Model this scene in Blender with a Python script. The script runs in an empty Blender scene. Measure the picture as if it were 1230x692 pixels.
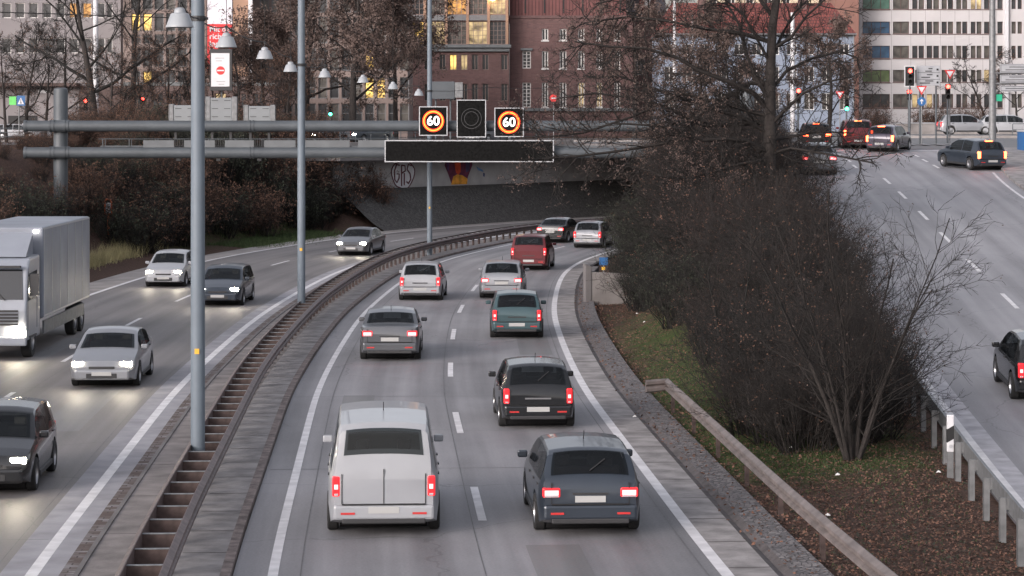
import bpy, math, random
import numpy as np
from mathutils import Vector, Matrix
R=random.Random(7); PI=math.pi
F=2904.0; HZ=150.0; EYE=7.0
S=5.6                                   # street level
def px2(x,y,z=0.0):                     # survey helper: photo ray -> ground point at height z
    Y=F*(EYE-z)/(y-HZ); return ((x-615)*Y/F, Y)
def pX(x,Y): return (x-615)*Y/F
def pZ(y,Y): return EYE+(HZ-y)*Y/F
col=bpy.context.scene.collection
# ------------------------------------------------------------------ materials
def newmat(name):
    m=bpy.data.materials.new(name); m.use_nodes=True
    return m,m.node_tree.nodes,m.node_tree.links,m.node_tree.nodes['Principled BSDF']
def mat(name,c,rough=.8,metal=0,var=.25,scale=4.0,bump=0,spec=.5,detail=6,c2=None,coat=0):
    m,N,L,b=newmat(name)
    b.inputs['Roughness'].default_value=rough; b.inputs['Metallic'].default_value=metal
    b.inputs['Specular IOR Level'].default_value=spec; b.inputs['Coat Weight'].default_value=coat
    if var>0:
        tc=N.new('ShaderNodeTexCoord'); n=N.new('ShaderNodeTexNoise')
        n.inputs['Scale'].default_value=scale; n.inputs['Detail'].default_value=detail
        L.new(tc.outputs['Object'],n.inputs['Vector'])
        r=N.new('ShaderNodeValToRGB'); r.color_ramp.elements[0].position=.3; r.color_ramp.elements[1].position=.7
        a=[x*(1-var) for x in c]; d=[min(1,x*(1+var)) for x in (c2 or c)]
        r.color_ramp.elements[0].color=(*a,1); r.color_ramp.elements[1].color=(*d,1)
        L.new(n.outputs['Fac'],r.inputs['Fac']); L.new(r.outputs['Color'],b.inputs['Base Color'])
        if bump:
            n2=N.new('ShaderNodeTexNoise'); n2.inputs['Scale'].default_value=scale*6; n2.inputs['Detail'].default_value=5
            L.new(tc.outputs['Object'],n2.inputs['Vector'])
            bp=N.new('ShaderNodeBump'); bp.inputs['Strength'].default_value=bump; bp.inputs['Distance'].default_value=.05
            L.new(n2.outputs['Fac'],bp.inputs['Height']); L.new(bp.outputs['Normal'],b.inputs['Normal'])
    else: b.inputs['Base Color'].default_value=(*c,1)
    return m
def emi(name,c,s,base=(.02,.02,.02)):
    m,N,L,b=newmat(name); b.inputs['Base Color'].default_value=(*base,1)
    b.inputs['Emission Color'].default_value=(*c,1); b.inputs['Emission Strength'].default_value=s
    b.inputs['Roughness'].default_value=.3; return m
M={}
def road_mat(name,base,warm=(1,1,1),lane=3.5,off=0.0,contrast=.22):
    # asphalt in road coordinates: uv.x = metres across, uv.y = metres along
    m,N,L,b=newmat(name); uv=N.new('ShaderNodeUVMap'); sp=N.new('ShaderNodeSeparateXYZ'); L.new(uv.outputs[0],sp.inputs[0])
    def math_(op,a,bb=None,cc=None):
        n=N.new('ShaderNodeMath'); n.operation=op
        for i,v in enumerate((a,bb,cc)):
            if v is None: continue
            if isinstance(v,(int,float)): n.inputs[i].default_value=v
            else: L.new(v,n.inputs[i])
        return n.outputs[0]
    # tyre paths: two polished, slightly darker bands per lane
    u=math_('MULTIPLY',math_('ADD',sp.outputs[0],off),2*PI/(lane/2))
    w=math_('MULTIPLY',math_('COSINE',u),.5)
    mp=N.new('ShaderNodeMapping'); mp.inputs['Scale'].default_value=(1.6,.035,1); L.new(uv.outputs[0],mp.inputs[0])
    st=N.new('ShaderNodeTexNoise'); st.inputs['Scale'].default_value=1; st.inputs['Detail'].default_value=5; L.new(mp.outputs[0],st.inputs[0])
    mp2=N.new('ShaderNodeMapping'); mp2.inputs['Scale'].default_value=(.25,.10,1); L.new(uv.outputs[0],mp2.inputs[0])
    pa=N.new('ShaderNodeTexNoise'); pa.inputs['Scale'].default_value=1; pa.inputs['Detail'].default_value=6; pa.inputs['Roughness'].default_value=.65; L.new(mp2.outputs[0],pa.inputs[0])
    gr=N.new('ShaderNodeTexNoise'); gr.inputs['Scale'].default_value=22; gr.inputs['Detail'].default_value=4; L.new(uv.outputs[0],gr.inputs[0])
    f=math_('ADD',math_('MULTIPLY',w,.10),math_('MULTIPLY',math_('SUBTRACT',st.outputs[0],.5),1.5))
    f=math_('ADD',f,math_('MULTIPLY',math_('SUBTRACT',pa.outputs[0],.5),1.6))
    f=math_('ADD',f,math_('MULTIPLY',math_('SUBTRACT',gr.outputs[0],.5),.55))
    f=math_('ADD',math_('MULTIPLY',f,contrast*2.2),1.0)
    # cracks
    vo=N.new('ShaderNodeTexVoronoi'); vo.feature='DISTANCE_TO_EDGE'; vo.inputs['Scale'].default_value=.22
    wn=N.new('ShaderNodeTexNoise'); wn.inputs['Scale'].default_value=.9; wn.inputs['Detail'].default_value=6; L.new(uv.outputs[0],wn.inputs[0])
    mx=N.new('ShaderNodeMix'); mx.data_type='VECTOR'; mx.inputs[0].default_value=.5
    L.new(uv.outputs[0],mx.inputs[4]); L.new(wn.outputs['Color'],mx.inputs[5])
    L.new(mx.outputs[1],vo.inputs['Vector'])
    cr=math_('LESS_THAN',vo.outputs[0],.0022)
    f=math_('MULTIPLY',f,math_('SUBTRACT',1.0,math_('MULTIPLY',cr,.22)))
    vm=N.new('ShaderNodeVectorMath'); vm.operation='SCALE'; vm.inputs[0].default_value=tuple(base*k for k in warm); L.new(f,vm.inputs['Scale'])
    L.new(vm.outputs[0],b.inputs['Base Color'])
    rr=math_('ADD',math_('MULTIPLY',pa.outputs[0],.3),.50); L.new(rr,b.inputs['Roughness'])
    bp=N.new('ShaderNodeBump'); bp.inputs['Strength'].default_value=.25; bp.inputs['Distance'].default_value=.02
    L.new(gr.outputs[0],bp.inputs['Height']); L.new(bp.outputs['Normal'],b.inputs['Normal'])
    return m
M['road']=road_mat('asphalt_motorway',.225,(1.0,.98,1.02),3.5,0,.42)
M['road_l']=road_mat('asphalt_oncoming',.158,(1.05,.98,.97),4.15,.3,.38)
M['road_r']=road_mat('asphalt_ramp',.265,(.99,.98,1.03),3.6,.4,.32)
M['street']=road_mat('asphalt_street',.15,(1,1,1.02),3.5,0)
M['shoulder']=mat('asphalt_shoulder',(.30,.295,.315),.85,var=.2,scale=1.2,bump=.2)
M['band']=mat('worn_white_band',(.40,.395,.42),.75,var=.25,scale=2.2)
M['paint']=mat('road_paint',(.66,.65,.66),.6,var=.18,scale=2.5)
M['slab']=mat('concrete_slab',(.205,.185,.178),.85,var=.35,scale=1.4,bump=.3)
M['slab_l']=mat('concrete_slab_worn',(.27,.255,.25),.85,var=.36,scale=1.8,bump=.3)
M['kerb']=mat('kerb_stone',(.20,.165,.155),.9,var=.45,scale=5,bump=.4)
M['joint']=mat('joint_dark',(.06,.05,.05),.9,var=.3,scale=6)
M['gutter']=mat('gutter_dark',(.085,.075,.075),.8,var=.4,scale=3,bump=.3)
M['concrete']=mat('concrete',(.28,.26,.25),.85,var=.25,scale=1.0,bump=.2)
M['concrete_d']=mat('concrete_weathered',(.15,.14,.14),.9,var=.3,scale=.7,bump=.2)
M['rail']=mat('rusty_rail',(.14,.105,.10),.55,.5,var=.3,scale=5)
M['rail_tie']=mat('rail_tie_steel',(.085,.06,.055),.6,.4,var=.35,scale=6)
M['tie_top']=mat('rail_tie_edge',(.20,.21,.22),.5,.5,var=.2,scale=6)
M['galv']=mat('galvanised',(.19,.195,.20),.55,.4,var=.2,scale=6)
M['galv_r']=mat('weathered_rail',(.20,.17,.16),.6,.3,var=.3,scale=3)
M['pole']=mat('pole_paint',(.135,.165,.195),.55,0,var=.07,scale=2)
M['gantry']=mat('gantry_paint',(.072,.083,.093),.55,.05,var=.14,scale=1.2)
M['gantry_p']=mat('gantry_side_panel',(.12,.13,.138),.6,.05,var=.15,scale=1.2)
M['gantry_l']=mat('gantry_panel',(.20,.215,.225),.5,.05,var=.1,scale=1.2)
M['lamp']=mat('lamp_shade_paint',(.31,.33,.35),.45,0,var=.05,scale=2)
M['lampin']=mat('lamp_inner',(.12,.12,.13),.5,0,var=0)
M['black']=mat('black_matt',(.012,.012,.013),.6,0,var=0)
M['screen']=mat('screen_off',(.008,.008,.008),.6,0,var=.5,scale=9,spec=.05)
M['rubber']=mat('rubber',(.02,.02,.02),.85,0,var=.2,scale=8)
M['chrome']=mat('alloy',(.42,.42,.43),.3,.9,var=0)
M['trim']=mat('dark_trim',(.03,.03,.032),.55,0,var=0)
M['board']=mat('board_grey',(.33,.34,.36),.5,var=.1,scale=3)
M['white']=mat('white_paint',(.60,.60,.62),.45,0,var=.05,scale=3)
M['signframe']=mat('sign_frame',(.45,.46,.48),.4,.2,var=.05,scale=3)
M['cable']=mat('cable',(.02,.02,.02),.7,0,var=0)
M['bark']=mat('bark',(.030,.025,.023),.95,var=.4,scale=8,bump=.5)
M['bark_l']=mat('bark_pale',(.036,.030,.027),.95,var=.4,scale=6,bump=.5)
M['twig']=mat('twig',(.018,.0148,.0135),.95,var=.35,scale=2)
M['twig_r']=mat('twig_reddish',(.023,.0172,.0158),.95,var=.35,scale=2)
M['twig_g']=mat('twig_dark',(.0115,.0105,.0095),.95,var=.3,scale=2)
M['seed']=mat('dry_seed_clusters',(.105,.074,.064),.95,var=.4,scale=1.5)
M['leaf_d']=mat('dry_leaf',(.105,.058,.040),.95,var=.5,scale=1.5)
M['leaf_g']=mat('dark_green_leaf',(.030,.036,.022),.8,var=.4,scale=2)
M['litter']=mat('leaf_litter',(.15,.078,.055),.95,var=.6,scale=3)
M['strawg']=mat('straw_grass',(.36,.32,.17),.95,var=.3,scale=3)
M['grass']=mat('grass_blade',(.055,.085,.030),.9,var=.4,scale=3)
M['lit_trash']=mat('paper_scrap',(.75,.74,.72),.8,var=0)
M['red']=mat('red_paint',(.55,.03,.03),.45,var=.05,scale=3)
M['blue']=mat('blue_paint',(.025,.11,.28),.4,var=.05,scale=3)
M['green']=mat('green_sign',(.02,.35,.20),.4,var=.05,scale=3)
M['orange']=mat('orange_paint',(.70,.17,.06),.5,var=.05,scale=3)
M['yellow']=mat('yellow_tag',(.75,.42,.04),.5,var=.05,scale=3)
def car_glass():
    m,N,L,b=newmat('car_glass'); b.inputs['Base Color'].default_value=(.01,.012,.014,1); b.inputs['Roughness'].default_value=.06
    t=N.new('ShaderNodeBsdfTransparent'); t.inputs[0].default_value=(.50,.54,.55,1); x=N.new('ShaderNodeMixShader'); x.inputs[0].default_value=.52
    L.new(t.outputs[0],x.inputs[1]); L.new(b.outputs[0],x.inputs[2]); L.new(x.outputs[0],N['Material Output'].inputs[0]); return m
M['glass_car']=car_glass()
M['glass_dark']=mat('dark_glass',(.012,.014,.017),.08,0,var=0,spec=.7)
M['seat']=mat('seat_fabric',(.05,.05,.055),.9,var=.2,scale=6)
M['plate']=mat('number_plate',(.42,.42,.41),.4,0,var=0)
M['tail']=emi('tail_lamp',(1,.02,.03),.75,(.3,.01,.01))
M['brake']=emi('brake_lamp',(1,.07,.02),13,(.3,.01,.01))
M['head']=emi('head_lamp',(1,.88,.66),70,(.8,.8,.8))
M['tail_core']=emi('tail_lamp_core',(1,.10,.10),6,(.3,.02,.02))
M['amber']=emi('amber_lamp',(1,.38,.04),8,(.5,.2,.02))
M['marker']=emi('marker_lamp',(1,.88,.75),10,(.8,.8,.8))
M['sig_red']=emi('signal_red',(1,.03,.02),14)
M['sig_green']=emi('signal_green',(.05,1,.45),8)
M['led_ring']=emi('led_ring',(1,.03,.0),1.6)
M['led_core']=emi('led_ring_core',(1,.34,.03),1.4)
M['led_white']=emi('led_digits',(1,.92,.86),1.6)
def ground_mat():
    m,N,L,b=newmat('verge_ground'); tc=N.new('ShaderNodeTexCoord')
    def noise(s,d=6,r=.6):
        n=N.new('ShaderNodeTexNoise'); n.inputs['Scale'].default_value=s; n.inputs['Detail'].default_value=d; n.inputs['Roughness'].default_value=r
        L.new(tc.outputs['Object'],n.inputs['Vector']); return n.outputs['Fac']
    def ramp(f,els):
        r=N.new('ShaderNodeValToRGB'); e=r.color_ramp.elements
        e[0].position,e[0].color=els[0][0],(*els[0][1],1); e[1].position,e[1].color=els[1][0],(*els[1][1],1)
        for p,c in els[2:]: x=e.new(p); x.color=(*c,1)
        L.new(f,r.inputs['Fac']); return r.outputs['Color']
    brown=ramp(noise(9,8,.75),[(.30,(.030,.020,.017)),(.72,(.16,.098,.075)),(.5,(.080,.052,.042))])
    green=ramp(noise(7,8,.7),[(.3,(.030,.040,.018)),(.7,(.085,.115,.040))])
    a=N.new('ShaderNodeAttribute'); a.attribute_name='green'
    ad=N.new('ShaderNodeMath'); ad.operation='ADD'; L.new(noise(1.3,8,.75),ad.inputs[0]); L.new(a.outputs['Fac'],ad.inputs[1])
    rr=N.new('ShaderNodeValToRGB'); rr.color_ramp.elements[0].position=.62; rr.color_ramp.elements[1].position=.90
    L.new(ad.outputs[0],rr.inputs['Fac'])
    mx=N.new('ShaderNodeMix'); mx.data_type='RGBA'; L.new(rr.outputs['Color'],mx.inputs[0]); L.new(brown,mx.inputs[6]); L.new(green,mx.inputs[7])
    L.new(mx.outputs[2],b.inputs['Base Color']); b.inputs['Roughness'].default_value=.95; b.inputs['Specular IOR Level'].default_value=.1
    bp=N.new('ShaderNodeBump'); bp.inputs['Strength'].default_value=.6; bp.inputs['Distance'].default_value=.06
    L.new(noise(16,6,.7),bp.inputs['Height']); L.new(bp.outputs['Normal'],b.inputs['Normal']); return m
M['ground']=ground_mat()
def brick_mat(name,c1,c2,mortar,scale,bw=.5,rh=.25,ms=.02,rough=.9):
    m,N,L,b=newmat(name); tc=N.new('ShaderNodeTexCoord'); mp=N.new('ShaderNodeMapping'); mp.inputs['Rotation'].default_value=(PI/2,0,0)
    L.new(tc.outputs['Object'],mp.inputs[0]); t=N.new('ShaderNodeTexBrick'); L.new(mp.outputs[0],t.inputs['Vector'])
    t.inputs['Color1'].default_value=(*c1,1); t.inputs['Color2'].default_value=(*c2,1); t.inputs['Mortar'].default_value=(*mortar,1)
    t.inputs['Scale'].default_value=scale; t.inputs['Brick Width'].default_value=bw; t.inputs['Row Height'].default_value=rh; t.inputs['Mortar Size'].default_value=ms
    n=N.new('ShaderNodeTexNoise'); n.inputs['Scale'].default_value=.35; n.inputs['Detail'].default_value=8; n.inputs['Roughness'].default_value=.7; L.new(tc.outputs['Object'],n.inputs['Vector'])
    r=N.new('ShaderNodeMapRange'); r.inputs['To Min'].default_value=.55; r.inputs['To Max'].default_value=1.45; L.new(n.outputs['Fac'],r.inputs['Value'])
    v=N.new('ShaderNodeVectorMath'); v.operation='SCALE'; L.new(t.outputs['Color'],v.inputs[0]); L.new(r.outputs[0],v.inputs['Scale'])
    L.new(v.outputs[0],b.inputs['Base Color']); b.inputs['Roughness'].default_value=rough; return m
M['brick']=brick_mat('red_brick',(.155,.085,.080),(.118,.064,.062),(.13,.105,.10),1.0,.5,.16,.012)
M['ribbed']=brick_mat('ribbed_brick',(.165,.070,.066),(.135,.058,.056),(.07,.03,.03),1.0,.42,9,.05)
def cobble_mat(name,a,bb,sc):
    m,N,L,b=newmat(name); tc=N.new('ShaderNodeTexCoord')
    v=N.new('ShaderNodeTexVoronoi'); v.inputs['Scale'].default_value=sc; L.new(tc.outputs['Object'],v.inputs['Vector'])
    v2=N.new('ShaderNodeTexVoronoi'); v2.feature='DISTANCE_TO_EDGE'; v2.inputs['Scale'].default_value=sc; L.new(tc.outputs['Object'],v2.inputs['Vector'])
    sx=N.new('ShaderNodeSeparateXYZ'); L.new(v.outputs['Color'],sx.inputs[0])
    r=N.new('ShaderNodeValToRGB'); r.color_ramp.elements[0].color=(*a,1); r.color_ramp.elements[1].color=(*bb,1); L.new(sx.outputs[0],r.inputs['Fac'])
    r2=N.new('ShaderNodeMapRange'); r2.inputs['From Max'].default_value=.12; r2.inputs['To Min'].default_value=.35; L.new(v2.outputs['Distance'],r2.inputs['Value'])
    s=N.new('ShaderNodeVectorMath'); s.operation='SCALE'; L.new(r.outputs[0],s.inputs[0]); L.new(r2.outputs[0],s.inputs['Scale'])
    L.new(s.outputs[0],b.inputs['Base Color']); b.inputs['Roughness'].default_value=.85
    bp=N.new('ShaderNodeBump'); bp.inputs['Strength'].default_value=.7; bp.inputs['Distance'].default_value=.04; L.new(r2.outputs[0],bp.inputs['Height']); L.new(bp.outputs['Normal'],b.inputs['Normal'])
    return m
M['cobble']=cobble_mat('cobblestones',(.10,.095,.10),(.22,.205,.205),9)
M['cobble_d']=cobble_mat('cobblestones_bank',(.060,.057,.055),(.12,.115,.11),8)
def blocks_mat():   # small concrete edging blocks, worn: uv across / along
    m,N,L,b=newmat('edging_blocks'); uv=N.new('ShaderNodeUVMap'); t=N.new('ShaderNodeTexBrick'); L.new(uv.outputs[0],t.inputs['Vector'])
    t.inputs['Color1'].default_value=(.26,.25,.255,1); t.inputs['Color2'].default_value=(.10,.065,.055,1); t.inputs['Mortar'].default_value=(.05,.04,.04,1)
    t.inputs['Scale'].default_value=1; t.inputs['Brick Width'].default_value=.4; t.inputs['Row Height'].default_value=.16; t.inputs['Mortar Size'].default_value=.014
    n=N.new('ShaderNodeTexNoise'); n.inputs['Scale'].default_value=2.2; n.inputs['Detail'].default_value=8; L.new(uv.outputs[0],n.inputs[0])
    mx=N.new('ShaderNodeMix'); mx.data_type='RGBA'; r=N.new('ShaderNodeValToRGB'); r.color_ramp.elements[0].position=.42; r.color_ramp.elements[1].position=.62
    L.new(n.outputs[0],r.inputs[0]); L.new(r.outputs[0],mx.inputs[0]); L.new(t.outputs[0],mx.inputs[6]); mx.inputs[7].default_value=(.085,.06,.052,1)
    L.new(mx.outputs[2],b.inputs['Base Color']); b.inputs['Roughness'].default_value=.9; return m
M['blocks']=blocks_mat()
# ------------------------------------------------------------------ mesh builder
class MB:
    def __init__(s): s.v=[]; s.f=[]; s.m=[]; s.uv=None
    def add(s,vs,fs,mi=0):
        o=len(s.v); s.v+= [tuple(p) for p in vs]; s.f+=[tuple(i+o for i in f) for f in fs]; s.m+=[mi]*len(fs)
    def box(s,x0,x1,y0,y1,z0,z1,mi=0,mt=None):
        vs=[(x,y,z) for z in (z0,z1) for y in (y0,y1) for x in (x0,x1)]
        if mt is not None: vs=[mt@Vector(p) for p in vs]
        s.add(vs,[(0,2,3,1),(4,5,7,6),(0,1,5,4),(2,6,7,3),(0,4,6,2),(1,3,7,5)],mi)
    def quad(s,a,b,c,d,mi=0): s.add([a,b,c,d],[(0,1,2,3)],mi)
    def tube(s,pts,rs,n=8,mi=0,cap=True):
        pts=[Vector(p) for p in pts]
        if not isinstance(rs,(list,tuple)): rs=[rs]*len(pts)
        o=len(s.v); up=None
        for i,p in enumerate(pts):
            d=(pts[min(i+1,len(pts)-1)]-pts[max(i-1,0)]).normalized()
            if up is None:
                up=Vector((0,0,1)) if abs(d.z)<.9 else Vector((1,0,0))
            a=d.cross(up).normalized(); b=a.cross(d).normalized(); up=b
            for k in range(n):
                t=2*PI*k/n; s.v.append(tuple(p+rs[i]*(math.cos(t)*a+math.sin(t)*b)))
        for i in range(len(pts)-1):
            for k in range(n):
                k2=(k+1)%n; s.f.append((o+i*n+k,o+i*n+k2,o+(i+1)*n+k2,o+(i+1)*n+k)); s.m.append(mi)
        if cap:
            s.f.append(tuple(o+k for k in range(n))[::-1]); s.m.append(mi)
            s.f.append(tuple(o+(len(pts)-1)*n+k for k in range(n))); s.m.append(mi)
    def lathe(s,prof,n=20,mi=0,mt=None,cap=False):     # prof [(r,z)]
        o=len(s.v)
        for r,z in prof:
            for k in range(n):
                p=Vector((r*math.cos(2*PI*k/n),r*math.sin(2*PI*k/n),z))
                s.v.append(tuple(mt@p if mt is not None else p))
        for i in range(len(prof)-1):
            for k in range(n):
                k2=(k+1)%n; s.f.append((o+i*n+k,o+i*n+k2,o+(i+1)*n+k2,o+(i+1)*n+k)); s.m.append(mi)
        if cap:
            s.f.append(tuple(o+k for k in range(n))[::-1]); s.m.append(mi)
            s.f.append(tuple(o+(len(prof)-1)*n+k for k in range(n))); s.m.append(mi)
    def prism(s,poly,y0,y1,mi=0,mt=None):              # poly in xz, extruded along y
        n=len(poly); vs=[(x,y0,z) for x,z in poly]+[(x,y1,z) for x,z in poly]
        if mt is not None: vs=[mt@Vector(p) for p in vs]
        s.add(vs,[tuple(range(n)),tuple(range(2*n-1,n-1,-1))]+[(i,i+n,(i+1)%n+n,(i+1)%n) for i in range(n)],mi)
    def build(s,name,mats,parent=None,smooth=False,bevel=0,loc=None):
        me=bpy.data.meshes.new(name); me.from_pydata(s.v,[],s.f)
        if not isinstance(mats,(list,tuple)): mats=[mats]
        for m in mats: me.materials.append(m if not isinstance(m,str) else M[m])
        if len(mats)>1: me.polygons.foreach_set('material_index',s.m)
        if smooth:
            me.polygons.foreach_set('use_smooth',[True]*len(s.f)); me.set_sharp_from_angle(angle=math.radians(smooth if smooth is not True else 40))
        if s.uv: 
            l=me.uv_layers.new(name='UVMap'); idx=np.empty(len(me.loops),dtype=np.int32); me.loops.foreach_get('vertex_index',idx)
            l.data.foreach_set('uv',np.array(s.uv,dtype=np.float32)[idx].ravel())
        me.update(); o=bpy.data.objects.new(name,me); col.objects.link(o)
        if parent is not None: o.parent=parent
        if loc is not None: o.location=loc
        if bevel:
            b=o.modifiers.new('bevel','BEVEL'); b.width=bevel; b.segments=2; b.limit_method='ANGLE'
        return o
def tag(o,label,cat=None,group=None,kind=None):
    if label: o['label']=label
    if cat: o['category']=cat
    if group: o['group']=group
    if kind: o['kind']=kind
    return o
def thing(name,label,cat,loc=(0,0,0),rz=0,group=None):
    o=bpy.data.objects.new(name,None); col.objects.link(o); o.location=loc; o.rotation_euler=(0,0,rz)
    o.empty_display_size=.3; return tag(o,label,cat,group)
def copy_tree(o,parent=None):
    c=o.copy(); col.objects.link(c); c.parent=parent
    for ch in list(o.children): copy_tree(ch,c)
    return c
def text_mesh(name,txt,size,m,parent=None,loc=(0,0,0),rot=(PI/2,0,0),extrude=.005,align='CENTER',offset=0):
    cu=bpy.data.curves.new(name,'FONT'); cu.body=txt; cu.size=size; cu.extrude=extrude; cu.align_x=align; cu.align_y='CENTER'; cu.offset=offset
    o=bpy.data.objects.new(name,cu); col.objects.link(o)
    dg=bpy.context.evaluated_depsgraph_get(); me=bpy.data.meshes.new_from_object(o.evaluated_get(dg)); bpy.data.objects.remove(o)
    me.materials.clear(); me.materials.append(M[m]); me.name=name
    o=bpy.data.objects.new(name,me); col.objects.link(o); o.location=loc; o.rotation_euler=rot
    if parent is not None: o.parent=parent
    return o
# ------------------------------------------------------------------ motorway alignment (inner edge line)
CP=[(4.1,-30),(1.8,-15),(-.2,0),(-1.55,12),(-2.78,25),(-3.72,37.5),(-4.28,47.5),(-4.68,55),(-5.12,64),(-5.40,75.9),(-5.50,88),(-5.33,97),(-4.93,108),(-4.35,117),(-3.1,127),(-.95,137.6),(.5,143.6),(1.95,148.4),(4.6,155),(10.0,165),(16.6,175),(24.6,185),(39,200),(56,214)]
def catmull(P,n=12):
    out=[]
    P=[P[0]]+P+[P[-1]]
    for i in range(1,len(P)-2):
        p0,p1,p2,p3=[np.array(q,float) for q in P[i-1:i+3]]
        for k in range(n):
            t=k/n; out.append(.5*((2*p1)+(-p0+p2)*t+(2*p0-5*p1+4*p2-p3)*t*t+(-p0+3*p1-3*p2+p3)*t**3))
    out.append(np.array(P[-1],float)); return np.array(out)
_c=catmull(CP)
def resample(c,ds):
    d=np.r_[0,np.cumsum(np.hypot(*np.diff(c,axis=0).T))]; t=np.arange(0,d[-1],ds)
    return np.c_[np.interp(t,d,c[:,0]),np.interp(t,d,c[:,1])]
_c=resample(_c,1.0)
for _ in range(14): _c[1:-1]=.25*_c[:-2]+.5*_c[1:-1]+.25*_c[2:]
AL=_c; TG=np.gradient(AL,axis=0); TG/=np.hypot(TG[:,0],TG[:,1])[:,None]
NR=np.c_[TG[:,1],-TG[:,0]]                          # to the right
def at(t,s,z=0.0):                                  # road coordinates -> world
    i=np.clip(t,0,len(AL)-1.001); k=int(i); f=i-k
    p=AL[k]*(1-f)+AL[k+1]*f; n=NR[k]*(1-f)+NR[k+1]*f
    return (p[0]+n[0]*s,p[1]+n[1]*s,z)
def head(t):
    k=int(np.clip(t,0,len(AL)-1)); return -math.atan2(TG[k][0],TG[k][1])     # rotation about z so that local +y runs along the road
def t_of(Y,s=0):
    lo,hi=0,len(AL)-1.01
    for _ in range(40):
        mid=(lo+hi)/2
        if at(mid,s)[1]<Y: lo=mid
        else: hi=mid
    return lo
TMAX=len(AL)-2
def strip(name,s0,s1,z,m,t0=0,t1=None,step=1.0,z1=None,mb=None,mi=0,build=True,cols=1):
    t1=TMAX if t1 is None else t1; mb=mb or MB()
    if mb.uv is None: mb.uv=[]
    ts=np.append(np.arange(t0,t1,step),t1); o=len(mb.v); z1=z if z1 is None else z1
    for t in ts:
        for c in range(cols+1):
            s=s0+(s1-s0)*c/cols; mb.v.append(at(t,s,z+(z1-z)*c/cols)); mb.uv.append((s,t))
    w=cols+1
    for i in range(len(ts)-1):
        for c in range(cols):
            a=o+i*w+c; mb.f.append((a,a+1,a+w+1,a+w)); mb.m.append(mi)
    return mb.build(name,m) if build else mb
def solid_strip(mb,s0,s1,z0,z1,t0=0,t1=None,step=1.0,mi=0):        # closed kerb-like bar following the road
    t1=TMAX if t1 is None else t1; ts=np.append(np.arange(t0,t1,step),t1); o=len(mb.v)
    for t in ts:
        mb.v+=[at(t,s0,z0),at(t,s1,z0),at(t,s1,z1),at(t,s0,z1)]
    for i in range(len(ts)-1):
        a=o+i*4
        for k in range(4):
            k2=(k+1)%4; mb.f.append((a+k,a+k2,a+4+k2,a+4+k)); mb.m.append(mi)
    mb.f.append((o,o+3,o+2,o+1)); mb.m.append(mi); e=o+(len(ts)-1)*4; mb.f.append((e,e+1,e+2,e+3)); mb.m.append(mi)
# ramp
GY=[(-40,-.3),(35,-.15),(45,.02),(60,.60),(70,1.3),(80,2.0),(90,2.75),(100,3.5),(110,4.2),(120,4.8),(130,5.25),(141,5.58),(150,5.78),(160,6.03),(170,6.25),(1000,6.25)]
_gy=np.array([g[0] for g in GY]); _gz=np.array([g[1] for g in GY])
_fy=np.arange(-40,1000,1.0); _fz=np.interp(_fy,_gy,_gz)
for _ in range(30): _fz[1:-1]=.25*_fz[:-2]+.5*_fz[1:-1]+.25*_fz[2:]
def g(Y): return np.interp(Y,_fy,_fz)
def E(Y): return 9.2+.058*(Y-43.5)
RE=7.05
WA=np.array([-12.5,160.5]); WB=np.array([12.,198.])       # abutment wall line
_wd=(WB-WA)/np.linalg.norm(WB-WA)
def road_st(X,Y):
    X=np.asarray(X,float).ravel(); Y=np.asarray(Y,float).ravel(); s=np.empty(len(X)); t=np.empty(len(X))
    for a in range(0,len(X),4000):
        dx=X[a:a+4000,None]-AL[None,:,0]; dy=Y[a:a+4000,None]-AL[None,:,1]
        k=np.argmin(dx*dx+dy*dy,axis=1); t[a:a+4000]=k
        ii=np.arange(len(k)); s[a:a+4000]=dx[ii,k]*NR[k,0]+dy[ii,k]*NR[k,1]
    return s,t
def sm(x): x=np.clip(x,0,1); return x*x*(3-2*x)
def height(X,Y,rough=True):
    X=np.asarray(X,float).ravel(); Y=np.asarray(Y,float).ravel(); s,t=road_st(X,Y)
    z=np.full(len(X),-.06)
    # left bank
    d=-13.7-s; w=np.interp(Y,[60,100,140,160],[11,10,9,7.5])
    zl=-.06+ (S-.02+.06)*sm((d-2.2)/w)
    z=np.where(d>0,np.maximum(zl,np.clip(d*.06,0,.15)-.06),z)
    # paved bank under the bridge
    rel=(X-WA[0])*_wd[1]-(Y-WA[1])*_wd[0]                  # >0 in front of the wall
    under=(X>-11.5)&(Y>150)&(d>0)&(X<60)
    z=np.where(under&(rel>0),-.35+ np.clip(1-rel/np.maximum(rel+np.maximum(d,0),.01),0,1)*2.0,z)
    z=np.where(under&(rel<=-1.2),S-.04,z)
    # right: island and ramp
    dr=s-(RE+1.3); e=E(Y)-.9; width=np.maximum(e-X,0)+np.maximum(dr,.01); u=np.clip(dr/width,0,1)
    gz=g(Y); kk=1.9*np.clip((Y-84)/6,0,1)*np.clip((112-Y)/8,0,1); u2=np.clip((dr-kk)/np.maximum(width-kk,.5),0,1); prof=np.where(Y<75, sm(u*1.15), sm(u2*1.35)); prof=np.where(Y>148,(u>.02)*1.0,prof)
    zi=-.06+(gz-.04+.06)*prof+.35*np.sin(PI*u)*np.clip(1-abs(Y-55)/40,0,1)*.6
    z=np.where((dr>0),np.where(X<e,zi,gz-.06),z)
    z=np.where((dr>0)&(Y>190)&(s<30)&(s>8),gz-.06,z)
    z=np.where((abs(s)>45),np.where(X>0,gz-.06,S-.02),z)
    z=np.where(Y>225,np.where(X>14,g(Y)-.06,S-.04),z)
    return z
def hz(x,y): return float(height([x],[y])[0])
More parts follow.
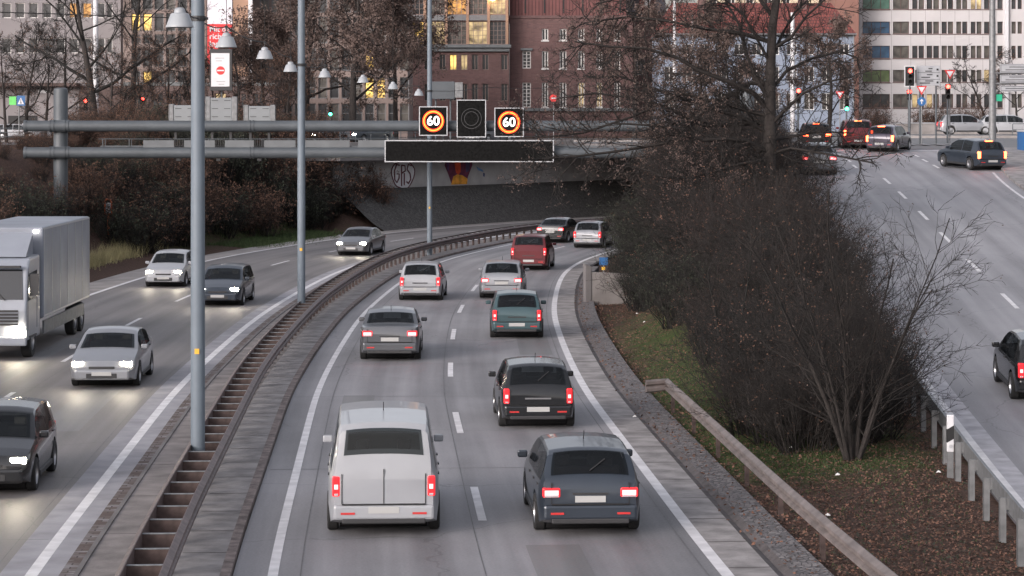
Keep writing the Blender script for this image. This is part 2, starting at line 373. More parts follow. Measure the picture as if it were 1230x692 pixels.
# ------------------------------------------------------------------ setting
xs=np.r_[-700,-400,-250,-150,-100,np.arange(-70,-40,3),np.arange(-40,40,.8),np.arange(40,80,4),100,150,250,400,700]
ys=np.r_[-60,-20,10,20,np.arange(25,200,.8),np.arange(200,240,3),260,300,400,600,1200]
XX,YY=np.meshgrid(xs,ys); ZZ=height(XX,YY)
_s,_t=road_st(XX,YY)
rs=np.random.RandomState(3); nb=rs.rand(len(ZZ))
ZZ=ZZ+np.where((ZZ>0)&(ZZ<S-.3)&(abs(_s)>9),(nb-.5)*.07,0)
w=len(xs); h=len(ys)
me=bpy.data.meshes.new('ground'); idx=np.arange(w*h).reshape(h,w)
fc=np.c_[idx[:-1,:-1].ravel(),idx[:-1,1:].ravel(),idx[1:,1:].ravel(),idx[1:,:-1].ravel()]
me.from_pydata(np.c_[XX.ravel(),YY.ravel(),ZZ].tolist(),[],fc.tolist())
a=me.attributes.new('green','FLOAT','POINT')
gx=XX.ravel(); gyy=YY.ravel()
def blob(cx,cy,rx,ry): return np.exp(-((gx-cx)/rx)**2-((gyy-cy)/ry)**2)
gv=.03+.17*np.exp(-((_s.ravel()-10.5)/2.5)**2)*(gyy>48)*(gyy<90)+.55*blob(6.0,51,2.0,5)+.50*blob(5.2,62,1.6,7)+.3*blob(-14,150,5,8)+.25*blob(-20,140,4,10)+.2*blob(4.5,76,1.5,6)-.3*blob(6.2,41,3,4)+.35*blob(4.9,57,1,3)
a.data.foreach_set('value',gv.astype(np.float32)); me.materials.append(M['ground'])
me.polygons.foreach_set('use_smooth',[True]*len(fc)); me.update()
go=bpy.data.objects.new('ground',me); col.objects.link(go); go['kind']='structure'
def struct(o): o['kind']='structure'; return o
struct(strip('motorway',-.0-.62,RE+.0,0,'road',cols=6))
struct(strip('motorway_oncoming',-12.2,-3.7,.0,'road_l',cols=6))
struct(strip('road_shoulder',-4.25,-3.7,.004,'shoulder'))
struct(strip('road_shoulder',-13.75,-12.2,.0,'concrete'))
mb=MB(); mb.uv=[]
strip('',-.08,.08,.006,None,mb=mb,build=False)
strip('',RE-.10,RE+.10,.006,None,mb=mb,build=False)
strip('',-3.84,-3.64,.008,None,mb=mb,build=False)
strip('',-12.2,-12.0,.006,None,mb=mb,build=False)
for yy in [26.5,(604.5),507.5,444,401.5,371,346,326,310,298]:
    Y=yy if yy<100 else px2(0,yy)[1]; t=t_of(Y,3.5); strip('',3.5-.075,3.5+.075,.006,None,t-2,t+2,mb=mb,build=False)
t=t_of(73.4,-7.95)
for k in range(-4,9): strip('',-8.02,-7.88,.006,None,t-2+k*12,t+2+k*12,mb=mb,build=False)
struct(mb.build('lane_markings','paint'))
# median: kerb, slabs, channel of blocks
mb=MB(); solid_strip(mb,-.80,-.64,-.1,.09)
struct(mb.build('kerb','kerb'))
mb=MB(); mb.uv=None
struct(strip('median_paving',-1.55,-.80,.085,'slab_l'))
struct(strip('median_paving',-2.98,-1.55,.05,'slab'))
struct(strip('edging_blocks',-3.30,-3.06,.03,'blocks'))
mb=MB(); solid_strip(mb,-3.06,-2.98,-.1,.07); struct(mb.build('kerb','concrete_d'))
struct(strip('median_paving',-3.7,-3.30,.006,'shoulder'))
mb=MB(); mb.uv=[]
for k in range(0,200,1):
    t=k*2.1+ .3
    if t>TMAX-1: break
    strip('',-1.5,-.80,.0885,None,t,t+.035,1,mb=mb,build=False)
    if k%2==0: strip('',-2.98,-2.15,.0535,None,t,t+.03,1,mb=mb,build=False)
struct(mb.build('slab_joints','joint'))
# right edge: pale slab, dark channel, cobbles
struct(strip('edge_paving',RE,RE+.78,.003,'slab_l'))
mb=MB(); mb.uv=None; struct(strip('gutter',RE+.78,RE+.90,.003,'gutter',z1=-.03)); struct(strip('gutter',RE+.90,RE+1.02,-.03,'gutter',z1=.05))
struct(strip('cobble_strip',RE+1.02,RE+1.54,.05,'cobble',z1=.10,t1=t_of(108,0)))
mb=MB(); mb.uv=[]
for k in range(90):
    t=k*2.4+1.0
    if t<TMAX-1: strip('',RE+.12,RE+.78,.0065,None,t,t+.04,1,mb=mb,build=False)
struct(mb.build('slab_joints','joint'))
# ramp: sheets along Y
def ramp_strip(name,f0,f1,dz,m,y0=-30,y1=141,step=1.5,mb=None,build=True,cols=1,dz1=None):
    mb=mb or MB(); mb.uv=mb.uv if mb.uv is not None else []
    Ys=np.append(np.arange(y0,y1,step),y1); o=len(mb.v); dz1=dz if dz1 is None else dz1
    for Y in Ys:
        a,b=f0(Y),f1(Y)
        for c in range(cols+1):
            x=a+(b-a)*c/cols; mb.v.append((x,Y,float(g(Y))+dz+(dz1-dz)*c/cols)); mb.uv.append((x-E(Y),Y))
    w=cols+1
    for i in range(len(Ys)-1):
        for c in range(cols):
            q=o+i*w+c; mb.f.append((q,q+1,q+w+1,q+w)); mb.m.append(0)
    return mb.build(name,m) if build else mb
def RK(Y): # right kerb of the ramp, flaring at the junction
    return E(Y)+9.9+ (max(0,Y-104)**2)*.0028
struct(ramp_strip('ramp_road',lambda Y:E(Y)+.0,RK,.0,'road_r',cols=6))
struct(ramp_strip('ramp_edge_band',lambda Y:E(Y)-.02,lambda Y:E(Y)+.60,.004,'band',y1=126))
struct(ramp_strip('ramp_gutter',lambda Y:E(Y)-.30,lambda Y:E(Y)-.0,-.006,'gutter',y1=138))
mb=MB(); mb.uv=[]
for Y in (42,50,58,66.2,74.2,82.6,90.5,97.8,106,113):
    ramp_strip('',lambda y:E(y)+4.22,lambda y:E(y)+4.36,.006,None,Y-1.6,Y+1.6,mb=mb,build=False)
ramp_strip('',lambda y:RK(y)-.55,lambda y:RK(y)-.42,.006,None,20,118,mb=mb,build=False)
ramp_strip('',lambda y:E(y)+.02,lambda y:E(y)+.18,.008,None,20,126,mb=mb,build=False)
for Y,dx in ((122,3.5),(127,3.6),(132,3.6),(122,7.6),(127,7.6),(132,7.7)):
    ramp_strip('',lambda y:E(y)+dx,lambda y:E(y)+dx+.14,.006,None,Y-1,Y+1.5,mb=mb,build=False)
ramp_strip('',lambda y:E(y)+.4,lambda y:E(y)+11.5,.006,None,138.6,139.2,mb=mb,build=False)
struct(mb.build('ramp_markings','paint'))
# junction and cross street
mb=MB(); mb.uv=[]
def sheet(x0,x1,y0,y1,z,mb,nx=4):
    o=len(mb.v)
    for y in (y0,y1):
        for i in range(nx+1):
            x=x0+(x1-x0)*i/nx; mb.v.append((x,y,z)); mb.uv.append((y,x))
    for i in range(nx): mb.f.append((o+i,o+i+1,o+i+nx+2,o+i+nx+1)); mb.m.append(0)
sheet(-110,14,184,198,S+.010,mb,6); sheet(-110,-15.5,168,184,S+.008,mb,3)
Ys=np.arange(141,190,3.0); o=len(mb.v)
for Y in Ys: mb.v+=[(13.5,Y,float(g(Y))+.01),(110,Y,float(g(Y))+.01)]; mb.uv+=[(Y,13.5),(Y,110)]
for i in range(len(Ys)-1): mb.f.append((o+2*i,o+2*i+1,o+2*i+3,o+2*i+2)); mb.m.append(0)
struct(mb.build('cross_street','street'))
mb=MB()
mb.box(26,110,163.0,165.4,5.9,6.27); mb.box(38,110,170.5,172,6.0,6.40); mb.box(-110,13.4,198,203,S-.1,S+.14); mb.box(13.5,110,190,200,S-.12,6.4)
struct(mb.build('pavement','concrete'))
# corner pavement right of the ramp
mb=MB(); Ys=np.arange(84,146.1,2)
o=0
for Y in Ys:
    k=RK(Y) if Y<141 else RK(141)+(Y-141)*3.5
    mb.v+=[(k,Y,float(g(Y))-.05),(k,Y,float(g(Y))+.13),(k+.16,Y,float(g(Y))+.13),(60+k*.1,Y,float(g(Y))+.14)]
for i in range(len(Ys)-1):
    for c in range(3): q=i*4+c; mb.f.append((q,q+1,q+5,q+4)); mb.m.append(0)
struct(mb.build('corner_pavement','slab_l'))
mb=MB(); mb.uv=[]
for k in range(12): sheet(24+k*6,26.5+k*6,168,168.15,float(g(168.1))+.018,mb,1)
for k in range(15): sheet(-80+k*6,-77+k*6,191,191.15,S+.016,mb,1)
for k in range(9): sheet(20.5+.9*k,21.0+.9*k,147,149.8,float(g(150))+.03,mb,1)
struct(mb.build('street_markings','paint'))
# paved bank under the bridge
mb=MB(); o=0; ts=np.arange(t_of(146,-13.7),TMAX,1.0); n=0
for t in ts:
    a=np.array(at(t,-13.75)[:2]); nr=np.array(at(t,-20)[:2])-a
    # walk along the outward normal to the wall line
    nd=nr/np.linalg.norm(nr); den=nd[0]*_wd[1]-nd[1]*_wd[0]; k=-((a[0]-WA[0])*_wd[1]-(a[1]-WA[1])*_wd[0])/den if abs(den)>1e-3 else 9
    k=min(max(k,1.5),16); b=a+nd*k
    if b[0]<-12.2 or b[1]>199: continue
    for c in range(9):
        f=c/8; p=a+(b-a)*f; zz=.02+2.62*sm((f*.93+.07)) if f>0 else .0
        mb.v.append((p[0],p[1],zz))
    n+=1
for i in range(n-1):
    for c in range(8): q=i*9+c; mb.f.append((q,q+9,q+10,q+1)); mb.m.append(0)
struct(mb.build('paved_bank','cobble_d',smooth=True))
# asphalt repairs and seams
mb=MB(); mb.uv=[]
for s0,s1,a,b in ((4.1,5.0,62,70.5),(.7,1.5,84,93),(5.6,6.6,104,111),(1.9,2.9,38,43),(-6.2,-5.2,86,97),(-10.6,-9.7,70,84),(-9.2,-8.6,96,110)): strip('',s0,s1,.0035,None,a,b,mb=mb,build=False)
struct(mb.build('asphalt_repair',road_mat('asphalt_repair',.175,(1,.99,1),3.5,0,.3)))
mb=MB(); mb.uv=[]
for s0 in (3.30,6.75,.42,-7.6,-4.4,-11.9): strip('',s0,s0+.018,.0045,None,mb=mb,build=False)
for t in (58.3,79.6,101.2,66.4,92.7,120.5): strip('',-.55,7.0,.0045,None,t,t+.03,1,mb=mb,build=False)
for t in (71.5,99.8,88.1,115): strip('',-12.0,-3.9,.0045,None,t,t+.03,1,mb=mb,build=False)
struct(mb.build('asphalt_seams',mat('bitumen_seam',(.11,.108,.11),.6,var=.3,scale=3)))
# ------------------------------------------------------------------ bridge
br=thing('road_bridge','low concrete road bridge crossing over the curving motorway','bridge',(0,162,0))
def rel(mb,name,m,parent,**k):
    q=parent.location; mb.v=[(a-q.x,b-q.y,c-q.z) for a,b,c in mb.v]; return mb.build(name,m,parent,**k)
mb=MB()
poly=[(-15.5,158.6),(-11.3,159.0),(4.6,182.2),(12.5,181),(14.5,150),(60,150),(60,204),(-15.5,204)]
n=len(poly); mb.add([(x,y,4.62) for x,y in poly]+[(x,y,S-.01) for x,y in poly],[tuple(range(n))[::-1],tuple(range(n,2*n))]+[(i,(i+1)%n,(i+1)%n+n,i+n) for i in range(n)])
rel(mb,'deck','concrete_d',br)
mb=MB(); ea=Vector((-11.3,159.0,0)); eb=Vector((4.6,182.2,0)); ed=(eb-ea).normalized(); en=Vector((ed.y,-ed.x,0)); q=[ea,eb,eb-en*.35,ea-en*.35]
mb.add([(v.x,v.y,5.35) for v in [p+en*.06 for p in q]]+[(v.x,v.y,5.85) for v in [p+en*.06 for p in q]],[(3,2,1,0),(4,5,6,7),(0,1,5,4),(1,2,6,5),(2,3,7,6),(3,0,4,7)]); rel(mb,'parapet','concrete',br,bevel=.02)
mb=MB()
for z in (6.15,6.45,6.75): mb.tube([ea+Vector((0,0,z)),eb+Vector((0,0,z))],.025,6)
for k in range(18): p_=ea+(eb-ea)*k/17; mb.tube([p_+Vector((0,0,5.85)),p_+Vector((0,0,6.77))],.03,6)
rel(mb,'railing','gantry',br)
mb=MB(); nv=Vector((-_wd[1],_wd[0],0)) # behind wall
p0=Vector((WA[0]+_wd[0]*1.0,WA[1]+_wd[1]*1.0,0)); p1=Vector((WB[0],WB[1],0))
for a,b in ((p0,p1),):
    q=[a,b,b+nv*1.6,a+nv*1.6]
    mb.add([(v.x,v.y,2.3) for v in q]+[(v.x,v.y,4.615) for v in q],[(3,2,1,0),(4,5,6,7),(0,1,5,4),(1,2,6,5),(2,3,7,6),(3,0,4,7)])
rel(mb,'abutment_wall',mat('abutment_concrete',(.36,.35,.345),.85,var=.16,scale=.8),br)
ang=math.atan2(_wd[1],_wd[0])
def onwall(d,z,off=.01):   # d metres along wall from WA
    return Vector((WA[0]+_wd[0]*d+_wd[1]*off,WA[1]+_wd[1]*d-_wd[0]*off,z))
def wall_d(xpx): # intersect pixel column with the wall line
    k=(xpx-615)/F; # X=kY
    return (k*WA[1]-WA[0])/(_wd[0]-k*_wd[1])
# painted lettering, a white blob with dark outlined letters
gm=MB()
d0=wall_d(484); base=onwall(d0,0)
def wp(u,z,off): p=onwall(d0+u,z,off); return (p.x,p.y,p.z)
ell=[wp(1.35*math.cos(a)*(1+.08*math.sin(3*a)),3.55+.98*math.sin(a)*(1+.05*math.cos(5*a)),.012) for a in np.linspace(0,2*PI,28,endpoint=False)]
gm.add(ell,[tuple(range(28))]); 
ol=ell+[ell[0]]
go2=rel(gm,'graffiti_fill','white',br); go2['label']='white graffiti letters on grey wall'
gm=MB(); gm.tube([Vector(p) for p in ol],.045,5)
def stroke(pts,r=.055): gm.tube([Vector(wp(u,z,.02)) for u,z in pts],r,5)
stroke([(-.45,4.2),(-.8,4.25),(-1.05,3.8),(-1.0,3.2),(-.75,3.0),(-.5,3.3),(-.5,3.6),(-.75,3.6)])
stroke([(-.2,4.2),(-.2,2.75)]); stroke([(-.2,4.2),(.2,4.15),(.25,3.8),(-.15,3.65)]); stroke([(.12,3.65),(.12,2.8)])
stroke([(.95,4.15),(.6,4.25),(.45,3.9),(.8,3.6),(.9,3.2),(.6,2.9),(.4,3.05)])
rel(gm,'graffiti_outline',mat('graffiti_dark_red',(.10,.02,.03),.8,var=0),br)
def patch(u0,pts,off,name,c):
    q=MB(); dd=wall_d(u0); vs=[tuple(onwall(dd+u,z,off)) for u,z in pts]; q.add(vs,[tuple(range(len(vs)))])
    rel(q,name,mat(name+'_paint',c,.8,var=.4,scale=2.5),br)
patch(551,[(-1.6,4.6),(1.6,4.6),(1.75,4.1),(1.2,3.3),(.9,2.72),(-.9,2.72),(-1.3,3.4),(-1.8,4.1)],.012,'graffiti_panel',(.12,.02,.05))
patch(551,[(-1.0,2.72),(1.05,2.72),(1.1,3.1),(.5,3.35),(-.2,3.45),(-.7,3.3)],.02,'graffiti_panel',(.62,.27,.03))
patch(551,[(-.7,4.6),(.25,4.6),(.2,3.6),(-.1,3.4),(-.4,3.6)],.028,'graffiti_panel',(.50,.06,.02))
patch(556,[(.3,4.5),(.9,4.4),(.8,3.7),(.35,3.55)],.028,'graffiti_panel',(.06,.04,.10))
patch(548,[(-1.3,4.4),(-.9,4.5),(-.95,3.7),(-1.2,3.8)],.028,'graffiti_panel',(.09,.04,.12))
patch(577,[(-.6,4.0),(.3,3.7),(.4,3.55),(-.3,3.7)],.012,'graffiti_panel',(.10,.20,.38))
patch(581,[(-.1,3.5),(.15,3.45),(.1,3.2),(-.1,3.25)],.012,'graffiti_panel',(.05,.06,.15))
# ------------------------------------------------------------------ median double rail
T0=14
rl=thing('median_guard_rail','long double guard rail with steel cross ties on the median between the carriageways','guard rail',at(T0,-1.7,0))
def rail_profile(mb,s,z,side,t0,t1,step=.8,mi=0): # W-beam section, side +1 faces right
    prof=[(0,-.155),(.045,-.12),(.08,-.10),(.08,-.05),(.02,-.02),(.02,.02),(.08,.05),(.08,.10),(.045,.12),(0,.155),(-.02,.155),(-.02,-.155)]
    ts=np.append(np.arange(t0,t1,step),t1); o=len(mb.v); n=len(prof)
    for t in ts:
        for a,b in prof: mb.v.append(at(t,s+side*a,z+b))
    for i in range(len(ts)-1):
        for k in range(n):
            k2=(k+1)%n; mb.f.append((o+i*n+k,o+i*n+k2,o+(i+1)*n+k2,o+(i+1)*n+k)); mb.m.append(mi)
for s_,sd in ((-1.43,1),(-2.0,-1)):
    mb=MB(); rail_profile(mb,s_,.62,sd,T0,TMAX-10); rel(mb,'beam','rail',rl,smooth=35)
tie=MB(); tie.box(-.27,.27,-.012,.012,.40,.72,0); tie.box(-.30,.30,-.03,.03,.72,.735,1); tie.box(-.30,.30,-.045,.045,.40,.412,1)
tie.box(-.33,-.27,-.045,.045,.44,.70,1); tie.box(.27,.33,-.045,.045,.44,.70,1)
post=MB(); post.box(-.05,.05,-.07,.07,0,.42)
ntie=0; t=T0+.5; tie0=post0=None; NT=[]
while t<TMAX-12: NT.append(t); t+=1.33
stuff_t=MB(); stuff_p=MB()
for i,t in enumerate(NT):
    p=at(t,-1.715,0); loc=Vector(p)-rl.location; loc.z=0; r=head(t)
    if i<99+12 and i>=12 or False:
        if tie0 is None:
            tie0=tie.build('cross_tie',['rail_tie','tie_top'],rl); post0=post.build('post','rail_tie',rl); a,b=tie0,post0
        else:
            a=tie0.copy(); b=post0.copy(); col.objects.link(a); col.objects.link(b)
        for o_ in (a,b): o_.location=loc; o_.rotation_euler=(0,0,r)
    else:
        mt=Matrix.Translation(loc)@Matrix.Rotation(r,4,'Z')
        stuff_t.add([mt@Vector(v) for v in tie.v],tie.f); stuff_p.add([mt@Vector(v) for v in post.v],post.f)
stuff_t.m=(tie.m*((len(stuff_t.f)//len(tie.f))+1))[:len(stuff_t.f)]
tag(stuff_t.build('cross_ties',['rail_tie','tie_top'],rl),None,kind='stuff'); tag(stuff_p.build('posts','rail_tie',rl),None,kind='stuff')
# ------------------------------------------------------------------ guard rail by the motorway (right)
gr=thing('guard_rail','weathered brown guard rail starting on the leaf-strewn verge beside the motorway','guard rail',at(t_of(50,RE),RE+1.7,0))
t0=18; t1=t_of(59,RE+1.5)
mb=MB(); rail_profile(mb,RE+1.62,.66,-1,t0,t1,.8)
rel(mb,'beam','galv_r',gr,smooth=35)
mb=MB(); pe=at(t1,RE+1.62); tg=Vector((-math.sin(head(t1)),math.cos(head(t1)),0))
# short turned-back terminal
prof=[(0,-.155),(.06,-.12),(.06,-.05),(.01,0),(.06,.05),(.06,.12),(0,.155),(-.02,0)]
a=Vector(pe)+Vector((0,0,.66)); b=a+Vector((-.55,-.25,-.02)); dr=(b-a).normalized(); nn=Vector((dr.y,-dr.x,0))
o=len(mb.v)
for q in (a,b):
    for u,v in prof: mb.v.append(tuple(q+nn*(-u)+Vector((0,0,v))))
for k in range(8): k2=(k+1)%8; mb.f.append((k,k2,8+k2,8+k)); mb.m.append(0)
mb.f.append(tuple(range(8))); mb.m.append(0); mb.f.append(tuple(range(15,7,-1))); mb.m.append(0)
rel(mb,'end_terminal','galv_r',gr)
pm=MB(); pm.box(-.04,.04,-.05,.05,-.1,.60); p0_=None
t=t1-.3
while t>t0:
    p=at(t,RE+1.72); z=hz(p[0],p[1])
    if p0_ is None: p0_=pm.build('post','rail_tie',gr); q=p0_
    else: q=p0_.copy(); col.objects.link(q)
    q.location=Vector((p[0],p[1],0))-gr.location; q.rotation_euler=(0,0,head(t)); t-=4.0
# ------------------------------------------------------------------ guard rail by the ramp
rr=thing('guard_rail','grey galvanised guard rail with close posts along the edge of the exit ramp','guard rail',(E(60)-.62,60,float(g(60))))
mb=MB(); prof=[(0,-.155),(.045,-.12),(.08,-.10),(.08,-.05),(.02,-.02),(.02,.02),(.08,.05),(.08,.10),(.045,.12),(0,.155),(-.02,.155),(-.02,-.155)]
Ys=np.arange(25,140,1.3); n=len(prof)
for Y in Ys:
    for a,b in prof: mb.v.append((E(Y)-.62+a,Y,float(g(Y))+.62+b))
for i in range(len(Ys)-1):
    for k in range(n): k2=(k+1)%n; mb.f.append((i*n+k,i*n+k2,(i+1)*n+k2,(i+1)*n+k)); mb.m.append(0)
rel(mb,'beam','galv',rr,smooth=35)
pm=MB(); pm.box(-.055,.055,-.045,-.037,-.3,.72); pm.box(-.055,.055,.037,.045,-.3,.72); pm.box(-.055,-.047,-.045,.045,-.3,.72); p0_=None
bk=MB(); bk.box(.04,.13,-.03,.03,.52,.72); b0=None
for k in range(52):
    Y=33+k*1.33*1.5
    if Y>138: break
    loc=Vector((E(Y)-.74,Y,float(g(Y))))-rr.location
    if p0_ is None: p0_=pm.build('post','galv',rr); b0=bk.build('bracket','galv',rr); q,b=p0_,b0
    else:
        q=p0_.copy(); b=b0.copy(); col.objects.link(q); col.objects.link(b)
    q.location=loc; b.location=loc
# reflector post on the rail
Y=47.2; x=E(Y)-.86
rp=thing('reflector_post','white and black reflector post standing at the ramp guard rail','reflector post',(x,Y,float(g(Y))-.1))
mb=MB(); mb.box(-.06,.06,-.03,.03,0,.62); mb.build('post','galv',rp)
mb=MB(); mb.box(-.065,.065,-.045,.045,.60,1.32); mb.build('body','white',rp,bevel=.012)
mb=MB(); mb.prism([(-.068,.78),(.068,.86),(.068,1.12),(-.068,1.04)],-.049,.049); mb.build('black_band','black',rp)
mb=MB(); mb.lathe([(.0,0),(.035,0),(.035,.01),(0,.01)],12,mt=Matrix.Translation((0,-.05,.71))@Matrix.Rotation(PI/2,4,'X')); mb.build('reflector','signframe',rp)
# concrete wing wall
ww=thing('wing_wall','short concrete retaining wall with a raised end beside the outer road edge','wall',(2.95,94.6,0))
mb=MB(); z0=-.2
A=Vector((2.95,94.6,0)); B=Vector((4.95,95.5,0)); C=Vector((3.45,103.5,0))
def wallpart(a,b,h0,h1,th,name,m='concrete'):
    d=(b-a).normalized(); nn=Vector((d.y,-d.x,0))*th; q=[a,b,b-nn,a-nn]; mb=MB()
    mb.add([(v.x,v.y,z0) for v in q]+[(q[0].x,q[0].y,h0),(q[1].x,q[1].y,h1),(q[2].x,q[2].y,h1),(q[3].x,q[3].y,h0)],[(3,2,1,0),(4,5,6,7),(0,1,5,4),(1,2,6,5),(2,3,7,6),(3,0,4,7)])
    rel(mb,name,m,ww,bevel=.03)
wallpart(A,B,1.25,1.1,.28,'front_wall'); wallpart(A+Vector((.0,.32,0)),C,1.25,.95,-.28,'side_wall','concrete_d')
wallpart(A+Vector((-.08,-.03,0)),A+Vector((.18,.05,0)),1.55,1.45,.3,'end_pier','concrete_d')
# blue marker plate on post
mp=thing('marker_post','small blue square plate on a post at the road edge','sign',(pX(725,112),112,0))
mb=MB(); mb.tube([(0,0,0),(0,0,.9)],.03,8); mb.build('post','galv',mp)
mb=MB(); mb.box(-.2,.2,-.03,-.02,.5,.86); mb.build('plate','blue',mp)
mb=MB(); mb.box(-.09,.07,-.03,-.02,.28,.42); mb.build('tag_plate','yellow',mp)
# ------------------------------------------------------------------ lamp poles and hanging lamps
def lamp_pole(x,Y,label,zc):
    p=thing('lamp_pole',label,'lamp pole',(x,Y,0),0,'tall lamp poles along the median')
    mb=MB(); mb.tube([(0,0,0),(0,0,5),(0,0,10),(0,0,14.8)],[.140,.138,.128,.112],20); mb.build('pole','pole',p,smooth=40)
    mb=MB(); mb.tube([(0,0,zc-.05),(0,0,zc+.05)],.15,16); mb.tube([(-.2,0,zc),(-.13,0,zc)],.03,6); mb.tube([(.13,0,zc),(.2,0,zc)],.03,6); mb.build('clamp','trim',p)
    mb=MB(); mb.box(-.045,.045,-.150,-.138,2.55,2.65); mb.build('number_tag','yellow',p)
    mb=MB(); mb.box(-.22,.22,-.22,.22,-.02,.06); mb.build('base_plate','rail_tie',p)
    return p
P1=lamp_pole(-6.12,47.1,'nearest and thickest blue-grey lamp pole rising from the median rail',9.07)
P2=lamp_pole(-7.45,85.5,'second blue-grey lamp pole, between the nearest one and the sign gantry',9.12)
P3=lamp_pole(-4.38,128.5,'farthest blue-grey lamp pole, right behind the lit speed limit display',8.8)
P1.scale=P1.scale; 
lamps=[(216,43.2,8.74),(272,57.5,8.84),(318,71,8.93),(349,84,8.84),(390,96,8.88),(436,106,8.84),(472,117,8.73),(503,127,8.53)]
desc=['largest white bell lamp hanging just left of the nearest pole','white bell lamp hanging in front of the red advertising banner','white bell lamp hanging right of the tan stone facade column','white bell lamp hanging just left of the second lamp pole','white bell lamp hanging just right of the second lamp pole','white bell lamp hanging before the middle of the brown seeded tree','white bell lamp second from the farthest pole, beside the yellow window','smallest white bell lamp hanging beside the farthest pole']
lamp0=None; hooks=[]
for (x,Y,z),d in zip(lamps,desc):
    X=pX(x,Y)
    if lamp0 is None:
        o=thing('pendant_lamp',d,'hanging lamp',(X,Y,z),0,'bell lamps hung over the median')
        mb=MB(); mb.lathe([(.25,0),(.252,.012),(.235,.05),(.165,.235),(.15,.25),(.105,.262),(.10,.30),(.085,.335),(.05,.355),(.0,.36)],24); mb.build('lamp_shade','lamp',o,smooth=50)
        mb=MB(); mb.lathe([(.245,.004),(.15,.10),(0,.10)],20); mb.build('diffuser','lampin',o,smooth=40)
        mb=MB(); mb.tube([(0,0,.35),(0,0,.50)],.016,6); mb.box(-.03,.03,-.03,.03,.46,.52); mb.build('hook','trim',o)
        lamp0=o
    else:
        o=copy_tree(lamp0); o.location=(X,Y,z); o['label']=d
    hooks.append(Vector((X,Y,z+.50)))
pts=[Vector((-6.6,30,9.9)),hooks[0],Vector((-6.12,46.95,9.07)),hooks[1],hooks[2],hooks[3],Vector((-7.45,85.35,9.12)),hooks[4],hooks[5],hooks[6],hooks[7],Vector((-4.38,128.35,8.8)),Vector((-1.5,141,9.2)),Vector((3,152,9.4))]
wt=thing('suspension_cable','thin dark cable strung from pole to pole that carries the bell lamps','cable',(-6.12,47,9.07))
mb=MB()
for a,b in zip(pts,pts[1:]):
    q=[a+(b-a)*(k/6)-Vector((0,0,.10*math.sin(PI*k/6))) for k in range(7)]
    mb.tube(q,.014,5)
rel(mb,'cable','cable',wt)
mb=MB()
for h_,zz in zip(hooks[1:],(13.8,11.6,13.9,13.7,13.3,13.2,13.6)): mb.tube([h_,Vector((h_.x,h_.y,zz))],.007,4)
cat=[Vector((-6.12,47.1,14.6)),Vector((-6.9,57.5,13.8)),Vector((-7.3,71,13.5)),Vector((-7.5,84,13.9)),Vector((-7.45,85.5,14.6)),Vector((-7.4,96,13.7)),Vector((-6.5,106,13.3)),Vector((-5.7,117,13.2)),Vector((-4.38,128.5,14.6))]
mb.tube(cat,.012,5)
rel(mb,'dropper_wires','cable',wt)
sw=tag(MB().build('x','cable') if False else (lambda mb:(mb.tube([Vector((-6.12,47.1,9.07)),Vector((-14,44,9.2)),Vector((-30,40,10.5))],.010,4),mb.build('stay_cable','cable'))[1])(MB()),'thin stay cable running from the nearest lamp pole towards the buildings','cable')
# ------------------------------------------------------------------ sign gantry
GYY=125.0; gs=F/GYY
def gx_(x): return pX(x,GYY)
def gz_(y): return pZ(y,GYY)
gn=thing('sign_gantry','grey tubular sign gantry spanning the oncoming carriageway and the motorway','gantry',(gx_(71),GYY,0))
zu,zl=gz_(151.5),gz_(183.5)
def gpost(X,name='post'):
    mb=MB(); zb=min(hz(X,GYY),2)-.5
    mb.tube([(X,GYY+.45,zb),(X,GYY+.45,8.75),(X,GYY+.45,8.87),(X,GYY+.45,8.93)],[.37,.37,.34,.22],24); rel(mb,name,'gantry',gn,smooth=40)
    mb=MB()
    for z in (zu,zl): mb.box(X-.48,X+.48,GYY-.1,GYY+.6,z-.32,z+.32); 
    rel(mb,'saddle','gantry',gn,bevel=.04)
gpost(gx_(71)); gpost(12.2)
for z in (zu,zl):
    mb=MB(); mb.tube([(gx_(30),GYY-.1,z),(12.9,GYY-.1,z)],.28,24); rel(mb,'tube','gantry',gn,smooth=40)
    for x0_,x1_ in ((gx_(30)-.02,gx_(30)+.12),)+tuple((gx_(x),gx_(x)+.07) for x in (60,64.5,78,82,300,304,560,564)):
        mb=MB(); mb.tube([(x0_,GYY-.1,z),(x1_,GYY-.1,z)],.31,20); rel(mb,'collar','gantry',gn,smooth=40)
mb=MB(); mb.box(gx_(120),11.6,GYY+.15,GYY+.9,zl+.30,zl+.36); rel(mb,'walkway','gantry',gn)
mb=MB()
mb.tube([(gx_(118),GYY+.1,gz_(167)),(11.6,GYY+.1,gz_(167))],.022,6); mb.tube([(gx_(118),GYY+.9,gz_(167)),(11.6,GYY+.9,gz_(167))],.022,6)
x=gx_(123)
while x<11.5: mb.box(x-.02,x+.02,GYY+.08,GYY+.12,zl+.3,gz_(167)); mb.box(x-.02,x+.02,GYY+.88,GYY+.92,zl+.3,gz_(167)); x+=1.37
rel(mb,'walkway_rail','gantry',gn)
for a,b in ((172,209),(221,258),(270,305),(317,355),(366,420),(430,500),(510,600)):
    mb=MB(); mb.box(gx_(a),gx_(b),GYY+.02,GYY+.08,gz_(178.5),gz_(168.5)); rel(mb,'side_panel','gantry_p',gn)
mb=MB()
for x in (209,258,305,355):
    for k in range(4): mb.box(gx_(x+1+k*2.8),gx_(x+2+k*2.8),GYY-.02,GYY+.1,gz_(179),gz_(167.5))
for x in (215,263,312): mb.box(gx_(x)-.1,gx_(x)+.1,GYY-.3,GYY+.1,zl-.42,zl-.3)
rel(mb,'bracket','black',gn)
